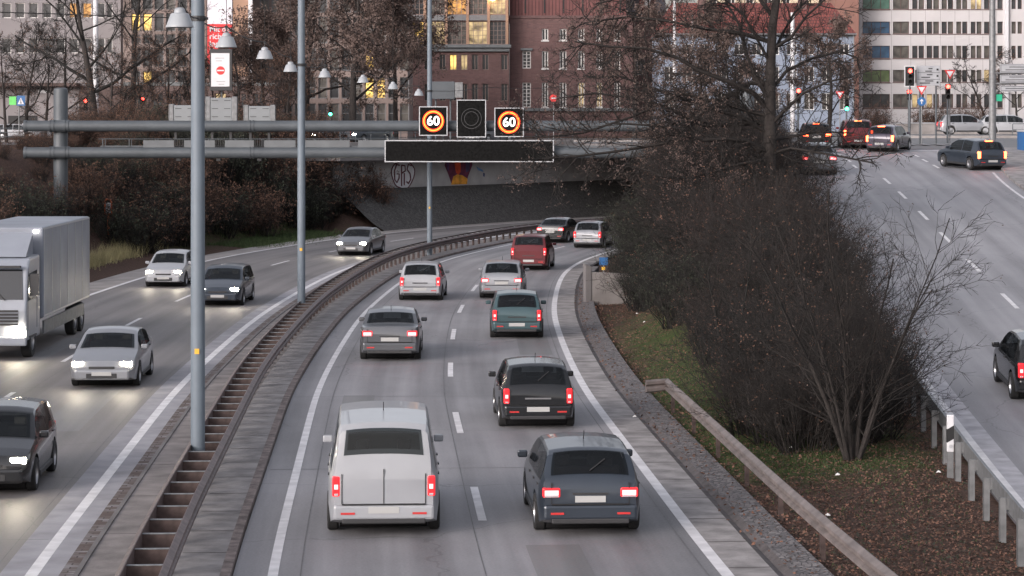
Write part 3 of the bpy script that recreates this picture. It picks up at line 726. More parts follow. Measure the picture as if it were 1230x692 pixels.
def rear_panel(x0,x1,y0,label):
    cx=(gx_(x0)+gx_(x1))/2; w=(gx_(x1)-gx_(x0))/2; z0=gz_(148); z1=gz_(y0); h=z1-z0
    o=thing('display_sign',label,'display sign',(cx,GYY+.1,z0),0,'light grey backs of display signs on the gantry')
    mb=MB(); mb.box(-w*.72,w*.72,-.05,.35,0,h-.06); mb.build('housing','gantry_l',o,bevel=.04)
    mb=MB()
    for s_ in (-1,1): mb=MB(); mb.box(s_*w*.86-.12,s_*w*.86+.12,-.08,.4,.0,h); mb.box(s_*w-.02,s_*w+.02,-.1,.0,.0,h); mb.build('side_frame','galv',o,bevel=.02)
    mb=MB()
    for k in range(2 if h<1.3 else 3):
        for s_ in (-1,1): mb.box(s_*.32-.16,s_*.32+.16,-.07,-.05,.32+k*.42,.35+k*.42)
    mb.build('vent','trim',o)
    mb=MB()
    for s_ in (-1,1): mb.box(s_*w*.6-.06,s_*w*.6+.06,.0,.12,-1.0,0)
    mb.build('bracket','trim',o)
rear_panel(203,240,125,'grey rear of a display sign partly hidden by the nearest lamp pole')
rear_panel(247,284,116,'tall grey rear of a display sign just right of the nearest lamp pole')
rear_panel(293,330,126,'grey rear of a display sign farthest right of the three on the gantry')
def display(x0,x1,y0,y1,name,label,dy=-.95,frame=.045):
    a,b=gx_(x0),gx_(x1); z0,z1=gz_(y1),gz_(y0); cx=(a+b)/2; w=(b-a)/2; h=z1-z0
    o=thing(name,label,'display sign',(cx,GYY-.44,z0),0)
    mb=MB(); mb.box(-w+.02,w-.02,-.3,.0,.02,h-.02); mb.build('housing','trim',o)
    fr=MB(); f=frame
    for bx in ((-w,w,0,f),(-w,w,h-f,h),(-w,-w+f,f,h-f),(w-f,w,f,h-f)): fr.box(bx[0],bx[1],-.34,-.28,bx[2],bx[3])
    fr.build('frame','signframe',o)
    mb=MB(); mb.box(-w+f,w-f,-.315,-.30,f,h-f); mb.build('screen','screen',o)
    mb=MB()
    for s_ in (-.6,.6): mb.box(s_*w-.04,s_*w+.04,-.02,.12,-.35 if name!='message_board' else h*.3,h*.6)
    mb.build('bracket','trim',o)
    return o,w,h
def sixty(x0,x1,y0,y1,label):
    o,w,h=display(x0,x1,y0,y1,'speed_limit_display',label)
    R0=w*.74; cz=h/2
    def ring(r0,r1,y,name,m):
        mb=MB(); mt=Matrix.Translation((0,y,cz))@Matrix.Rotation(PI/2,4,'X'); mb.lathe([(r0,0),(r1,0),(r1,.012),(r0,.012)],40,mt=mt); mb.build(name,m,o)
    ring(R0*.76,R0*1.03,-.322,'ring','led_ring'); ring(R0*.84,R0*.95,-.336,'ring_core','led_core')
    text_mesh('digits','60',.66,'led_white',o,(0,-.345,cz-.01),offset=.014)
sixty(504,538,128,163,'lit square display with glowing 60 in an orange ring, beside the far lamp pole')
sixty(594,629,129.5,164.5,'lit square display with glowing 60 in an orange ring, behind the tree twigs')
o,w,h=display(549,584,120,165,'lane_display','unlit tall black display between the two glowing 60 signs')
mb=MB()
for r in (.34,.5): mb.lathe([(r,0),(r+.03,0),(r+.03,.006),(r,.006)],36,mt=Matrix.Translation((0,-.317,h/2))@Matrix.Rotation(PI/2,4,'X'))
mb.build('dark_symbol','trim',o)
display(463,665,168.3,194.5,'message_board','long unlit black message board with a thin white frame under the speed displays',frame=.05)
# ------------------------------------------------------------------ signs
def grey_board(name,label,X0,X1,Z0,Z1,Y,m='gantry',posts=(0,),zb=S,cat='sign',depth=.12):
    cx=(X0+X1)/2; o=thing(name,label,cat,(cx,Y,zb))
    mb=MB(); mb.box(X0-cx,X1-cx,-depth/2,depth/2,Z0-zb,Z1-zb); mb.build('panel',m,o,bevel=.02)
    mb=MB()
    for p in posts: mb.tube([(p,depth,-.1),(p,depth,Z1-zb-.1)],.06,8)
    mb.build('post','gantry',o); return o
Y=160.8
o=grey_board('equipment_cabinet','dark grey cabinet board standing high behind the far lamp pole',pX(518,164),pX(546,164),pZ(119,164),pZ(98,164),164,'gantry',(-.5,.5),S,'sign',.5)
mb=MB(); w=(pX(546,164)-pX(518,164))/2; mb.box(w+.01,w+.55,-.2,.2,pZ(119,164)-S+.1,pZ(99,164)-S); mb.build('side_box','galv',o)
Y=176; X0,X1=pX(254,Y),pX(276,Y); Z0,Z1=pZ(104,Y),pZ(64,Y)
o=grey_board('light_box_sign','white upright panel in dark frame with a red no-entry disc before the banner',X0-.1,X1+.18,Z0-.3,Z1+.3,Y,'trim',(0,),S,'sign',.3)
w=(X1-X0)/2; cz=(Z0+Z1)/2-S
mb=MB(); mb.box(-w-.04,w-.04,-.17,-.155,Z0-S,Z1-S); mb.build('white_panel','white',o)
mb=MB(); mt=Matrix.Translation((-.02,-.172,cz-.05))@Matrix.Rotation(PI/2,4,'X'); mb.lathe([(0,0),(.31,0),(.31,.01),(0,.01)],28,mt=mt); mb.build('no_entry_disc','red',o)
mb=MB(); mb.box(-.28,.24,-.192,-.184,cz-.10,cz); mb.build('white_bar','white',o)
mb=MB()
for k,(a,b,zz) in enumerate([(-.5,.3,.85),(-.45,.1,.65),(-.4,.4,-.85),(-.2,.3,-1.05)]): mb.box(a*.8,b*.8,-.176,-.171,cz+zz-.015,cz+zz+.015)
mb.build('faint_lines','galv',o)
def pole_sign(x,ysign,Y,label,kind,yb=None,size=.45,zb=None,name='road_sign'):
    zb=float(g(Y)) if zb is None else zb; X=pX(x,Y); z=pZ(ysign,Y)-zb
    o=thing(name,label,'road sign',(X,Y,zb)); mb=MB(); mb.tube([(0,.05,-.1),(0,.05,z+size*.8)],.035,8); mb.build('post','galv',o)
    mt=Matrix.Translation((0,0,z))@Matrix.Rotation(PI/2,4,'X')
    if kind=='yield':
        def tri(r,y,n,m):
            mb=MB(); mb.prism([(-r,r*.577),(0,-r*1.155),(r,r*.577)],y,y+.01,mt=Matrix.Translation((0,0,z))); mb.build(n,m,o)
        tri(size,-.02,'plate','red'); tri(size*.62,-.034,'centre','white')
    elif kind=='blue_arrow':
        mb=MB(); mb.lathe([(0,0),(size,0),(size,.02),(0,.02)],28,mt=mt); mb.build('plate','blue',o)
        mb=MB(); q=size
        mb.prism([(-.08*q,-.6*q),(.08*q,-.6*q),(.08*q,.15*q),(.35*q,.0),(.35*q,.22*q),(0,.62*q),(-.35*q,.22*q),(-.35*q,0),(-.08*q,.15*q)],-.032,-.024,mt=Matrix.Translation((0,0,z))); mb.build('arrow','white',o)
    elif kind=='noentry':
        mb=MB(); mb.lathe([(0,0),(size,0),(size,.02),(0,.02)],28,mt=mt); mb.build('plate','red',o)
        mb=MB(); mb.box(-size*.7,size*.7,-.034,-.024,z-size*.15,z+size*.15); mb.build('bar','white',o)
    return o
def signal(x,ytop,Y,label,lit='red',h=.95,board=False,zb=None,ybase=None):
    zb=float(g(Y)) if zb is None else zb; X=pX(x,Y); zt=pZ(ytop,Y)-zb
    o=thing('traffic_light',label,'traffic light',(X,Y,zb))
    mb=MB(); mb.tube([(0,.12,-.1),(0,.12,zt-.1)],.06,10); mb.build('post','gantry',o)
    mb=MB(); mb.box(-.15,.15,-.1,.1,zt-h,zt); mb.build('housing','black',o,bevel=.03)
    if board:
        mb=MB(); f=.05; w=.33
        for bx in ((-w,w,zt-h-.15,zt-h-.10),(-w,w,zt+.10,zt+.15),(-w,-w+f,zt-h-.1,zt+.1),(w-f,w,zt-h-.1,zt+.1)): mb.box(bx[0],bx[1],.08,.10,bx[2],bx[3])
        mb.build('board_edge','white',o); mb=MB(); mb.box(-w+f,w-f,.08,.10,zt-h-.1,zt+.1); mb.build('backboard','black',o)
    for k,c in enumerate(('red','amber','green')):
        z=zt-h*(k+.5)/3; mt=Matrix.Translation((0,-.10,z))@Matrix.Rotation(PI/2,4,'X')
        mb=MB(); mb.lathe([(0,.014),(.08,.012),(.125,.0)],20,mt=mt); on=(c==lit)
        mb.build('lens',('sig_red' if c=='red' else 'sig_green') if on else 'screen',o)
        mb=MB(); n=12; 
        for j in range(n):
            a0=PI*j/n; a1=PI*(j+1)/n
            p=lambda a,y:(.12*math.cos(a),y,z+.12*math.sin(a)); mb.quad(p(a0,-.1),p(a1,-.1),p(a1,-.26),p(a0,-.26))
        mb.build('visor','black',o)
    return o
signal(1093,82,150,'high traffic light showing red with white-edged backboard above another red one','red',1.0,True)
signal(1092,108,150.5,'lower small traffic light showing red beside the blue arrow sign','red',.62)
signal(1138.5,101,152,'red traffic light on its own post below a yield sign, right of the blue arrow','red',.95)
signal(959,106,150,'red traffic light glowing behind the big bare tree','red',.95)
signal(1017,119,165,'traffic light showing green beyond the waiting cars','green',.8)
signal(103,119,200,'red traffic light beyond the gantry post','red',.95,zb=S)
signal(172,117,240,'distant small red traffic light among bare trees on the far street','red',.8,zb=S)
signal(397,127,190,'green traffic light at the foot of the brown seeded tree','green',.8,zb=S)
pole_sign(1107,107,150.2,'yield triangle above a blue arrow disc','yield',size=.33)
pole_sign(1107,122,150.0,'round blue disc with white upward arrow','blue_arrow',size=.27)
pole_sign(1141,88,152.3,'yield triangle above the single red traffic light','yield',size=.34)
pole_sign(1009,113,165,'faint yield triangle near the green traffic light','yield',size=.3)
pole_sign(665,118,176,'small round red no-entry sign in front of the brick wall windows','noentry',size=.28,zb=S)
o=grey_board('direction_sign','light grey direction board with dark text lines and three arrow dots',pX(1101,150.6),pX(1129,150.6),pZ(103,150.6),pZ(79,150.6),150.6,'board',(-.5,.5),float(g(150.6)))
def bars(o,rows,y=-.075,m='trim',z0=0):
    mb=MB()
    for a,b,z in rows: mb.box(a,b,y-.006,y,z+z0-.03,z+z0+.03)
    mb.build('lettering',m,o)
zb=float(g(150.6)); z1=pZ(79,150.6)-zb
bars(o,[(-.0,.25,z1-.18),(-.2,.2,z1-.34),(-.1,.25,z1-.56),(-.45,.1,z1-.72),(-.2,.3,z1-.95),(-.55,.1,z1-1.08)])
mb=MB()
for k in range(3): mb.box(.5,.62,-.085,-.075,z1-.30-k*.40,z1-.18-k*.40)
mb.build('arrow_dots','black',o)
mb=MB()
for k in (1,2): mb.box(-.70,.70,-.084,-.079,z1-.42*k-.02,z1-.42*k)
mb.build('divider','trim',o)
# big mast with boards
Y=128; zb=float(g(Y))+.13; X=pX(1192,Y)
o=thing('street_mast','tall grey street mast on the corner pavement carrying white direction boards','mast',(X,Y,zb))
mb=MB(); mb.tube([(0,0,0),(0,0,4),(0,0,12)],[.20,.18,.14],20); mb.build('pole','galv',o,smooth=40)
mb=MB(); mb.lathe([(.28,0),(.28,.35),(.21,.40)],20); mb.build('base_collar','trim',o)
mb=MB(); 
for zz in (88,100.5): mb.tube([(0,-.1,pZ(zz,Y)-zb),(2.4,-.1,pZ(zz,Y)-zb)],.05,8)
mb.build('arm','galv',o)
for i,(ya,yb) in enumerate(((77,87.5),(90,99.5),(103,110))):
    mb=MB(); mb.box(.36,2.6,-.22,-.17,pZ(yb,Y)-zb,pZ(ya,Y)-zb); b=mb.build('direction_board','board',o,bevel=.01)
    mb=MB(); fz=lambda y:pZ(y,Y)-zb
    for q in ((.40,2.56,fz(yb)+.04,fz(yb)+.06),(.40,2.56,fz(ya)-.06,fz(ya)-.04),(.40,.42,fz(yb)+.04,fz(ya)-.04)): mb.box(q[0],q[1],-.226,-.221,q[2],q[3])
    n=2 if i<2 else 1
    for k in range(n): mb.box(.65+.2*k,2.2-.2*k,-.226,-.221,fz(yb)+.13+.15*k,fz(yb)+.17+.15*k)
    mb.build('lettering','trim',b)
mb=MB(); mb.box(.20,.50,-.1,.2,fz(121.5),fz(113.5)); mb.build('green_plate','green',o)
# pedestrian crossing sign pair at the far left
Y=176; zb=S; X=pX(21,Y)
o=thing('crossing_sign','blue pedestrian crossing sign beside a green square on a thin post','road sign',(X,Y,zb))
mb=MB(); mb.tube([(.1,.06,0),(.1,.06,pZ(114,Y)-zb)],.04,8); mb.build('post','galv',o)
mb=MB(); mb.box(-.05,.55,-.02,.02,pZ(127,Y)-zb,pZ(115,Y)-zb); mb.build('blue_plate','blue',o)
z0=pZ(125.5,Y)-zb
mb=MB(); mb.prism([(.25,z0+.5),(.02,z0+.02),(.48,z0+.02)],-.034,-.024); mb.build('white_triangle','white',o)
mb=MB(); mb.box(.23,.27,-.044,-.038,z0+.15,z0+.38); mb.box(.19,.23,-.044,-.038,z0+.05,z0+.17); mb.box(.27,.31,-.044,-.038,z0+.05,z0+.17); mb.build('walking_figure','trim',o)
mb=MB(); mb.box(-.60,-.10,-.02,.02,pZ(126,Y)-zb,pZ(116,Y)-zb); mb.build('green_plate',mat('bright_green',(.12,.55,.12),.5,var=.1),o)
# emergency pillar on the left verge
X,Y=px2(130,305,.1); z=hz(X,Y)
o=thing('emergency_pillar','slim orange-red looped pillar standing on the left verge beside the lorry','emergency pillar',(X,Y,z))
mb=MB(); mb.tube([(0,0,0),(0,0,1.1)],.06,10); mb.tube([(-.17,0,1.1),(-.17,0,1.75),(-.1,0,1.88),(.1,0,1.88),(.17,0,1.75),(.17,0,1.1),(-.17,0,1.1)],.045,8); mb.build('frame','orange',o,smooth=40)
mb=MB(); mb.box(-.12,.12,-.05,.05,1.15,1.7); mb.build('panel','white',o)
# little white kilometre plate on the bank
X,Y=px2(373,263,.6)
o=thing('kilometre_plate','tiny white plate on a stake at the far grass bank','sign',(X,Y,.3))
mb=MB(); mb.tube([(0,.03,0),(0,.03,.8)],.02,6); mb.build('post','galv',o); mb=MB(); mb.box(-.12,.12,-.01,.01,.5,.78); mb.build('plate','white',o)
# slanting black-white stake by the left bank (tall pale frame)
# blue curved stair wall
o=thing('stairwell_wall','curved blue parapet wall with pale coping at the corner pavement','wall',(32.3,137,float(g(137))-.15))
mb=MB(); mc=MB(); rad=3.6; A=np.linspace(PI*.62,PI*1.75,26)
for i in range(len(A)-1):
    for (r0,r1,z0_,z1_,q) in ((rad-.12,rad,0,1.30,mb),(rad-.16,rad+.04,1.30,1.42,mc)):
        vs=[(r*math.cos(a),r*math.sin(a),z) for z in (z0_,z1_) for r in (r0,r1) for a in (A[i],A[i+1])]
        q.add(vs,[(0,1,3,2),(4,6,7,5),(0,4,5,1),(2,3,7,6),(0,2,6,4),(1,5,7,3)])
mb.build('wall','blue',o); mc.build('coping','signframe',o)
# railings along the cross street
def street_rail(x0,x1,Y,zb,label,pitch=2.0,h=1.0,bars_=(.35,.68,1.0)):
    o=thing('street_railing',label,'railing',((x0+x1)/2,Y,zb)); mb=MB(); cx=(x0+x1)/2
    for z in bars_: mb.tube([(x0-cx,0,z*h),(x1-cx,0,z*h)],.03,6)
    mb.build('bars','gantry',o); mb=MB(); n=int((x1-x0)/pitch)
    for k in range(n+1): mb.tube([(x0-cx+k*pitch,0,-.1),(x0-cx+k*pitch,0,h)],.035,6)
    mb.build('posts','gantry',o)
street_rail(34,78,164.2,6.27,'low grey railing on the kerb island behind the red traffic lights',2.2,.8,(.5,1.0))
street_rail(-70,-16,189,S+.14,'long grey railing along the far street on the way to the white office',2.5)
mw=thing('barrier_wall','long low concrete barrier along the far side of the cross street','wall',(60,189,6.3))
mb=MB(); mb.box(-30,60,-.15,.15,-.1,.8); mb.build('wall','concrete',mw,bevel=.03); mb=MB(); mb.box(-30,60,-.2,.2,.801,.88); mb.build('coping','signframe',mw)
# slender white masts
for x,y0,y1,Y,w,lab in ((115,-40,150,236,.55,'thick white mast in front of the pale office'),(952,15,165,215,.42,'white mast standing behind the big bare tree'),(810,-30,45,262,.35,'white mast rising before the red roof, left of the big tree'),(832,18,60,262,.22,'thin pale mast beside the white mast over the red roof')):
    zb=S if x<800 else 6.2; X=pX(x,Y); zt=pZ(y0,Y)-zb
    o=thing('flag_mast',lab,'mast',(X,Y,zb)); mb=MB(); mb.tube([(0,0,-.2),(0,0,zt*.5),(0,0,zt)],[w/2,w/2,w/2*.8],14); mb.build('pole','white',o,smooth=40)
    mb=MB(); mb.lathe([(w*.9,0),(w*.9,.12),(w*.55,.15)],14); mb.build('foot','signframe',o)
# ------------------------------------------------------------------ vehicles
def paint(name,c,rough=.35,metal=.3): 
    return mat('paint_'+name,c,rough,metal,var=.06,scale=1.5,coat=.5)
def lerp_pts(P,y):
    ys=[p[0] for p in P]; return float(np.interp(y,ys,[p[1] for p in P]))
KIND={
 # belt (shoulder height along y), roof (top surface), length, width
 'hatch':dict(L=4.1,W=1.74,wb=2.52,belt=[(-2.05,.78),(-1.95,.93),(0,.93),(.9,.90),(1.6,.80),(1.95,.70),(2.05,.56)],roof=[(-2.05,.79),(-1.97,.96),(-1.72,1.36),(-1.5,1.445),(-.6,1.49),(.1,1.455),(.35,1.38),(1.05,.955),(1.6,.83),(1.95,.73),(2.05,.57)],rw=(-1.93,-1.66),ws=(.40,1.0),side=[(-1.35,-.52),(-.44,.62)],h=1.49,tl=.72),
 'wagon':dict(L=4.6,W=1.80,wb=2.72,belt=[(-2.3,.80),(-2.2,.95),(0,.93),(1.1,.90),(1.8,.79),(2.2,.68),(2.3,.55)],roof=[(-2.3,.81),(-2.22,.98),(-1.90,1.37),(-1.7,1.43),(-.6,1.47),(.2,1.44),(.45,1.36),(1.25,.95),(1.8,.82),(2.2,.71),(2.3,.56)],rw=(-2.17,-1.86),ws=(.50,1.18),side=[(-2.0,-1.35),(-1.27,-.42),(-.34,.78)],h=1.47,tl=.74),
 'sedan':dict(L=4.6,W=1.80,wb=2.72,belt=[(-2.3,.80),(-2.2,.98),(-1.5,.99),(0,.94),(1.1,.90),(1.8,.79),(2.2,.68),(2.3,.55)],roof=[(-2.3,.81),(-2.22,1.00),(-1.62,1.035),(-1.05,1.34),(-.7,1.41),(-.1,1.44),(.3,1.40),(.5,1.33),(1.25,.95),(1.8,.82),(2.2,.71),(2.3,.56)],rw=(-1.55,-1.08),ws=(.55,1.18),side=[(-1.15,-.38),(-.30,.78)],h=1.44,tl=.80),
 'suv':dict(L=4.55,W=1.86,wb=2.66,belt=[(-2.27,.90),(-2.15,1.08),(0,1.06),(1.1,1.04),(1.8,.95),(2.15,.82),(2.27,.62)],roof=[(-2.27,.91),(-2.17,1.12),(-1.95,1.55),(-1.75,1.63),(-.6,1.68),(.2,1.64),(.45,1.56),(1.15,1.10),(1.8,.98),(2.15,.85),(2.27,.63)],rw=(-2.12,-1.90),ws=(.50,1.1),side=[(-1.75,-1.15),(-1.07,-.32),(-.24,.72)],h=1.68,tl=.86),
 'van':dict(L=4.9,W=1.94,wb=3.0,belt=[(-2.45,.95),(-2.40,1.10),(0,1.12),(1.3,1.10),(1.95,.98),(2.35,.82),(2.45,.6)],roof=[(-2.45,.98),(-2.41,1.20),(-2.33,1.80),(-2.2,1.90),(-.6,1.95),(.7,1.93),(.95,1.84),(1.75,1.16),(2.05,1.02),(2.35,.85),(2.45,.62)],rw=(-2.375,-2.335),ws=(1.02,1.68),side=[(-2.1,-1.1),(-1.0,.05),(.15,1.15)],h=1.95,tl=.82),
}
def car(name,label,cat,kind,pm,X,Y,z,rz,lights='rear',slope=0,tailm='tail',group=None,plate=True,beam=False,sc=1.0):
    K=KIND[kind]; L=K['L']; W=K['W']/2
    r=thing(name,label,cat,(X,Y,z),0,group); r.rotation_euler=(slope,0,rz)
    if sc!=1: r.scale=(sc,sc,sc)
    yr,yf=-K['wb']/2-.05,K['wb']/2-.02; RA=.365 if kind!='suv' else .40; rwheel=.315 if kind not in('suv','van') else .345
    def width(y):
        a=abs(y)/(L/2); return W*(1-.05*a**3-(.14 if y>0 else .085)*max(0,(a-.86)/.14)**2)
    def belt(y): return lerp_pts(K['belt'],y)
    def roof(y): return max(lerp_pts(K['roof'],y),belt(y)+.004)
    def zb(y):
        b=.20+.10*max(0,(abs(y)/(L/2)-.85)/.15)
        for yw in (yr,yf):
            if abs(y-yw)<RA: b=max(b,rwheel+math.sqrt(max(0,RA*RA-(y-yw)**2)))
        return b
    H=K['h']-.93
    def A(y,u):    # side glass surface u in 0..1 from belt to roof edge
        w=width(y); zbt,zr=belt(y),roof(y); f=min(1,max(0,(zr-zbt)/H)); wr=w*(.955-.175*f)-.01*f
        return Vector((w*.955+(wr-w*.955)*u,y,zbt+(zr-.03*f-zbt)*u))
    def T(y,v):    # top surface v in -1..1
        a=A(y,1); zr=roof(y); return Vector((a.x*v,y,a.z+ (zr-a.z+.035)*(1-abs(v)**2.4)))
    ys=sorted(set([round(-L/2+L*k/44,3) for k in range(45)]+[p[0] for p in K['roof']]+[p[0] for p in K['belt']]+[K['rw'][0],K['rw'][1],K['ws'][0],K['ws'][1]]+[q for ab in K['side'] for q in ab]+[yr-RA,yr+RA,yf-RA,yf+RA,yr-RA-.004,yr+RA+.004,yf-RA-.004,yf+RA+.004]))
    mb=MB(); rings=[]
    for y in ys:
        w=width(y); b=zb(y); bl=belt(y); mid=max(.52,b+.02)
        half=[(w*.80,b+.0),(w*.965,b+.02),(w*1.0,min(mid,bl-.1)),(w*.995,bl-.12),(w*.975,bl-.035),(w*.955,bl)]
        pts=[Vector((a,y,c)) for a,c in half]+[A(y,.5),A(y,.93)]+[T(y,v) for v in (.96,.8,.5,.2)]
        ring=pts+[Vector((-p.x,p.y,p.z)) for p in reversed(pts)]; rings.append(ring)
    n=len(rings[0])
    for rg in rings: mb.v+=[tuple(p) for p in rg]
    for i in range(len(rings)-1):
        ym=(ys[i]+ys[i+1])/2; top=K['rw'][0]<ym<K['rw'][1] or K['ws'][0]<ym<K['ws'][1]; sd=any(a<ym<b for a,b in K['side'])
        for k in range(n):
            if (top and 9<=k<=13) or (sd and k in (5,6,16,17)): continue
            k2=(k+1)%n; mb.f.append((i*n+k,(i+1)*n+k,(i+1)*n+k2,i*n+k2)); mb.m.append(0)
    mb.f.append(tuple(range(n))); mb.m.append(0); mb.f.append(tuple((len(rings)-1)*n+k for k in range(n-1,-1,-1))); mb.m.append(0)
    mb.build('body',pm,r,smooth=32)
    def patch_top(y0,y1,v,name,m,off=.008,nu=8,nv=10,sgn=-1):
        q=MB(); 
        for i in range(nu+1):
            y=y0+(y1-y0)*i/nu
            for j in range(nv+1):
                vv=-v+2*v*j/nv; p=T(y,vv); q.v.append((p.x,p.y+sgn*off,p.z+off))
        for i in range(nu):
            for j in range(nv): a=i*(nv+1)+j; q.f.append((a,a+1,a+nv+2,a+nv+1)); q.m.append(0)
        return q.build(name,m,r,smooth=40)
    patch_top(K['rw'][0]-.012,K['rw'][1]+.012,.86,'rear_window','glass_car')
    patch_top(K['ws'][0]-.012,K['ws'][1]+.012,.88,'windscreen','glass_car',sgn=1)
    for sx in (-1,1):
        for a,b in K['side']:
            q=MB(); nu=6
            for i in range(nu+1):
                y=a-.012+(b-a+.024)*i/nu
                for u in (-.02,.5,.95):
                    p=A(y,u); q.v.append((sx*(p.x+.006),p.y,p.z+.002))
            for i in range(nu):
                for j in range(2): k=i*3+j; q.f.append((k,k+1,k+4,k+3)); q.m.append(0)
            q.build('side_window','glass_car',r,smooth=40)
    # seats and dashboard seen through the glass
    hs=K['h']-.93
    for sx in (-1,1):
        q=MB(); q.box(sx*.38-.23,sx*.38+.23,.02,.14,.55,1.02+hs*.12); q.box(sx*.38-.12,sx*.38+.12,.0,.09,1.04+hs*.12,1.20+hs*.14); q.build('front_seat','seat',r,bevel=.03)
    q=MB(); yb_=-.95 if kind!='van' else -.6; q.box(-.62,.62,yb_-.08,yb_+.06,.5,.98+hs*.1); q.build('rear_bench','seat',r,bevel=.03)
    for x in (-.38,.38): q=MB(); q.box(x-.11,x+.11,yb_-.07,yb_+.0,.99+hs*.1,1.10+hs*.12); q.build('headrest','seat',r,bevel=.02)
    q=MB(); q.box(-.66,.66,.75,K['ws'][1]-.1,.7,.92); q.build('dashboard','trim',r)
    # rear bumper, front bumper
    w=width(-L/2+.1)
    mb=MB(); mb.box(-w*.97,w*.97,-L/2-.05,-L/2+.12,.30,.56); mb.build('rear_bumper',pm,r,bevel=.05)
    mb=MB(); mb.box(-w*.80,w*.80,-L/2-.055,-L/2+.1,.24,.33); mb.build('rear_valance','trim',r,bevel=.02)
    mb=MB(); wf=width(L/2-.12); mb.box(-wf*.9,wf*.9,L/2-.14,L/2+.04,.24,.52); mb.build('front_bumper',pm,r,bevel=.06)
    mb=MB(); mb.box(-wf*.5,wf*.5,L/2-.02,L/2+.048,.29,.42); mb.box(-wf*.42,wf*.42,L/2-.06,L/2+.02,.535,.60); mb.build('grille','trim',r,bevel=.01)
    tl=K['tl']
    for sx in (-1,1):
        mb=MB(); hh_=.34 if kind in('van','suv','hatch') else .16; ww=.13 if kind in('van','hatch','suv') else .30
        x1=w*.985; x0=x1-ww
        mb.box(min(sx*x0,sx*x1),max(sx*x0,sx*x1),-L/2-.018,-L/2+.14,tl-hh_*.35,tl+hh_*.65)
        tp_=mb.build('tail_light',tailm if lights=='rear' else 'red',r,bevel=.025)
        zc=tl+hh_*.12; xa,xb=(x0+.03,x1-.035); mb=MB(); mb.box(min(sx*xa,sx*xb),max(sx*xa,sx*xb),-L/2-.024,-L/2-.016,zc-.035,zc+.045); mb.build('bulb_lens',('brake' if tailm=='brake' else 'tail_core') if lights=='rear' else 'signframe',tp_)
        mb=MB(); mb.box(min(sx*xa,sx*xb),max(sx*xa,sx*xb),-L/2-.023,-L/2-.0165,tl-hh_*.30,tl-hh_*.30+.035); mb.build('reverse_lens','signframe',tp_)
        mb=MB(); xf=width(L/2-.2)*.93
        mb.box(min(sx*xf,sx*(xf-.30)),max(sx*xf,sx*(xf-.30)),L/2-.26,L/2-.03,.60,.72 if kind!='van' else .80)
        mb.build('headlight','head' if lights=='front' else 'signframe',r,bevel=.03)
        mb=MB(); ym=K['ws'][1]-.30; am=A(ym,.05); mb.box(min(sx*(am.x+.02),sx*(am.x+.20)),max(sx*(am.x+.02),sx*(am.x+.20)),ym-.05,ym+.08,am.z+.02,am.z+.15); mb.build('wing_mirror',pm,r,bevel=.03)
        mb=MB(); mb.box(min(sx*(W*.96),sx*(W*1.0+.012)),max(sx*(W*.96),sx*(W*1.0+.012)),yr+RA+.05,yf-RA-.05,.22,.32); mb.build('sill','trim',r,bevel=.01)
        for yw in (yr,yf):
            mt=Matrix.Translation((sx*(W*.90),yw,rwheel))@Matrix.Rotation(sx*PI/2,4,'Y')
            mb=MB(); mb.lathe([(rwheel*.62,-.10),(rwheel*.9,-.10),(rwheel,-.07),(rwheel,.07),(rwheel*.93,.095),(rwheel*.64,.09)],24,mt=mt); ty=mb.build('wheel','rubber',r,smooth=35)
            mb=MB(); mb.lathe([(rwheel*.64,.085),(rwheel*.60,.05),(rwheel*.2,.06),(0,.075)],24,mt=mt)
            mb.build('rim','chrome',ty,smooth=30)
    for yw in (yr,yf): mb=MB(); mb.tube([(-W*.78,yw,rwheel+.03),(W*.78,yw,rwheel+.03)],RA*.9,14); mb.build('wheel_well','black',r)
    mb=MB(); pz=.60 if kind in('wagon','sedan') else .42; py=-L/2-.012 if pz>.5 else -L/2-.056; mb.box(-.26,.26,py-.006,py,pz,pz+.11); mb.build('number_plate','plate',r)
    mb=MB(); mb.box(-.26,.26,L/2+.05,L/2+.056,.36,.46); mb.build('number_plate','plate',r)
    if lights=='rear':
        # tailgate shut lines, handle strip, rear wiper, door handles, aerial
        mb=MB(); wv=w*.80; zt=belt(-L/2+.12)-.02
        for x in (-wv,wv): mb.box(x-.007,x+.007,-L/2-.012,-L/2+.03,.575,zt)
        mb.box(-wv,wv,-L/2-.058,-L/2+.0,.562,.576)
        if kind=='van': mb.box(-.006,.006,-L/2-.012,-L/2+.03,.58,1.16)
        mb.build('shut_line','black',r)
        if kind!='van': mb=MB(); mb.box(-.30,.30,-L/2-.022,-L/2+.02,pz+.13 if pz>.5 else .70,pz+.16 if pz>.5 else .735); mb.build('tailgate_handle','trim' if pm is not PK else 'chrome',r)
        if kind not in ('sedan','van'):
            y0=K['rw'][0]; p=T(y0+.02,0); q=T(y0+.16*(K['rw'][1]-y0)/.3,.45); mb=MB(); mb.tube([(0,p.y-.03,p.z+.02),(q.x*.8,q.y-.03,q.z+.03)],.012,5); mb.build('rear_wiper','trim',r)
        p=T(-.9,0); mb=MB(); mb.tube([(0,p.y,p.z),(0,p.y-.12,p.z+.16)],.008,5); mb.build('aerial','trim',r)
        for sx in (-1,1): mb=MB(); mb.box(min(sx*w*.55,sx*w*.82),max(sx*w*.55,sx*w*.82),-L/2-.062,-L/2-.045,.40,.435); mb.build('reflector','red',r)
    for sx in (-1,1):
        for a_,b_ in K['side']:
            mb=MB(); zq=belt(a_)-.10; xw=width(a_)*.990; mb.box(min(sx*xw,sx*(xw+.022)),max(sx*xw,sx*(xw+.022)),a_+.10,a_+.26,zq,zq+.03); mb.build('door_handle','trim',r)
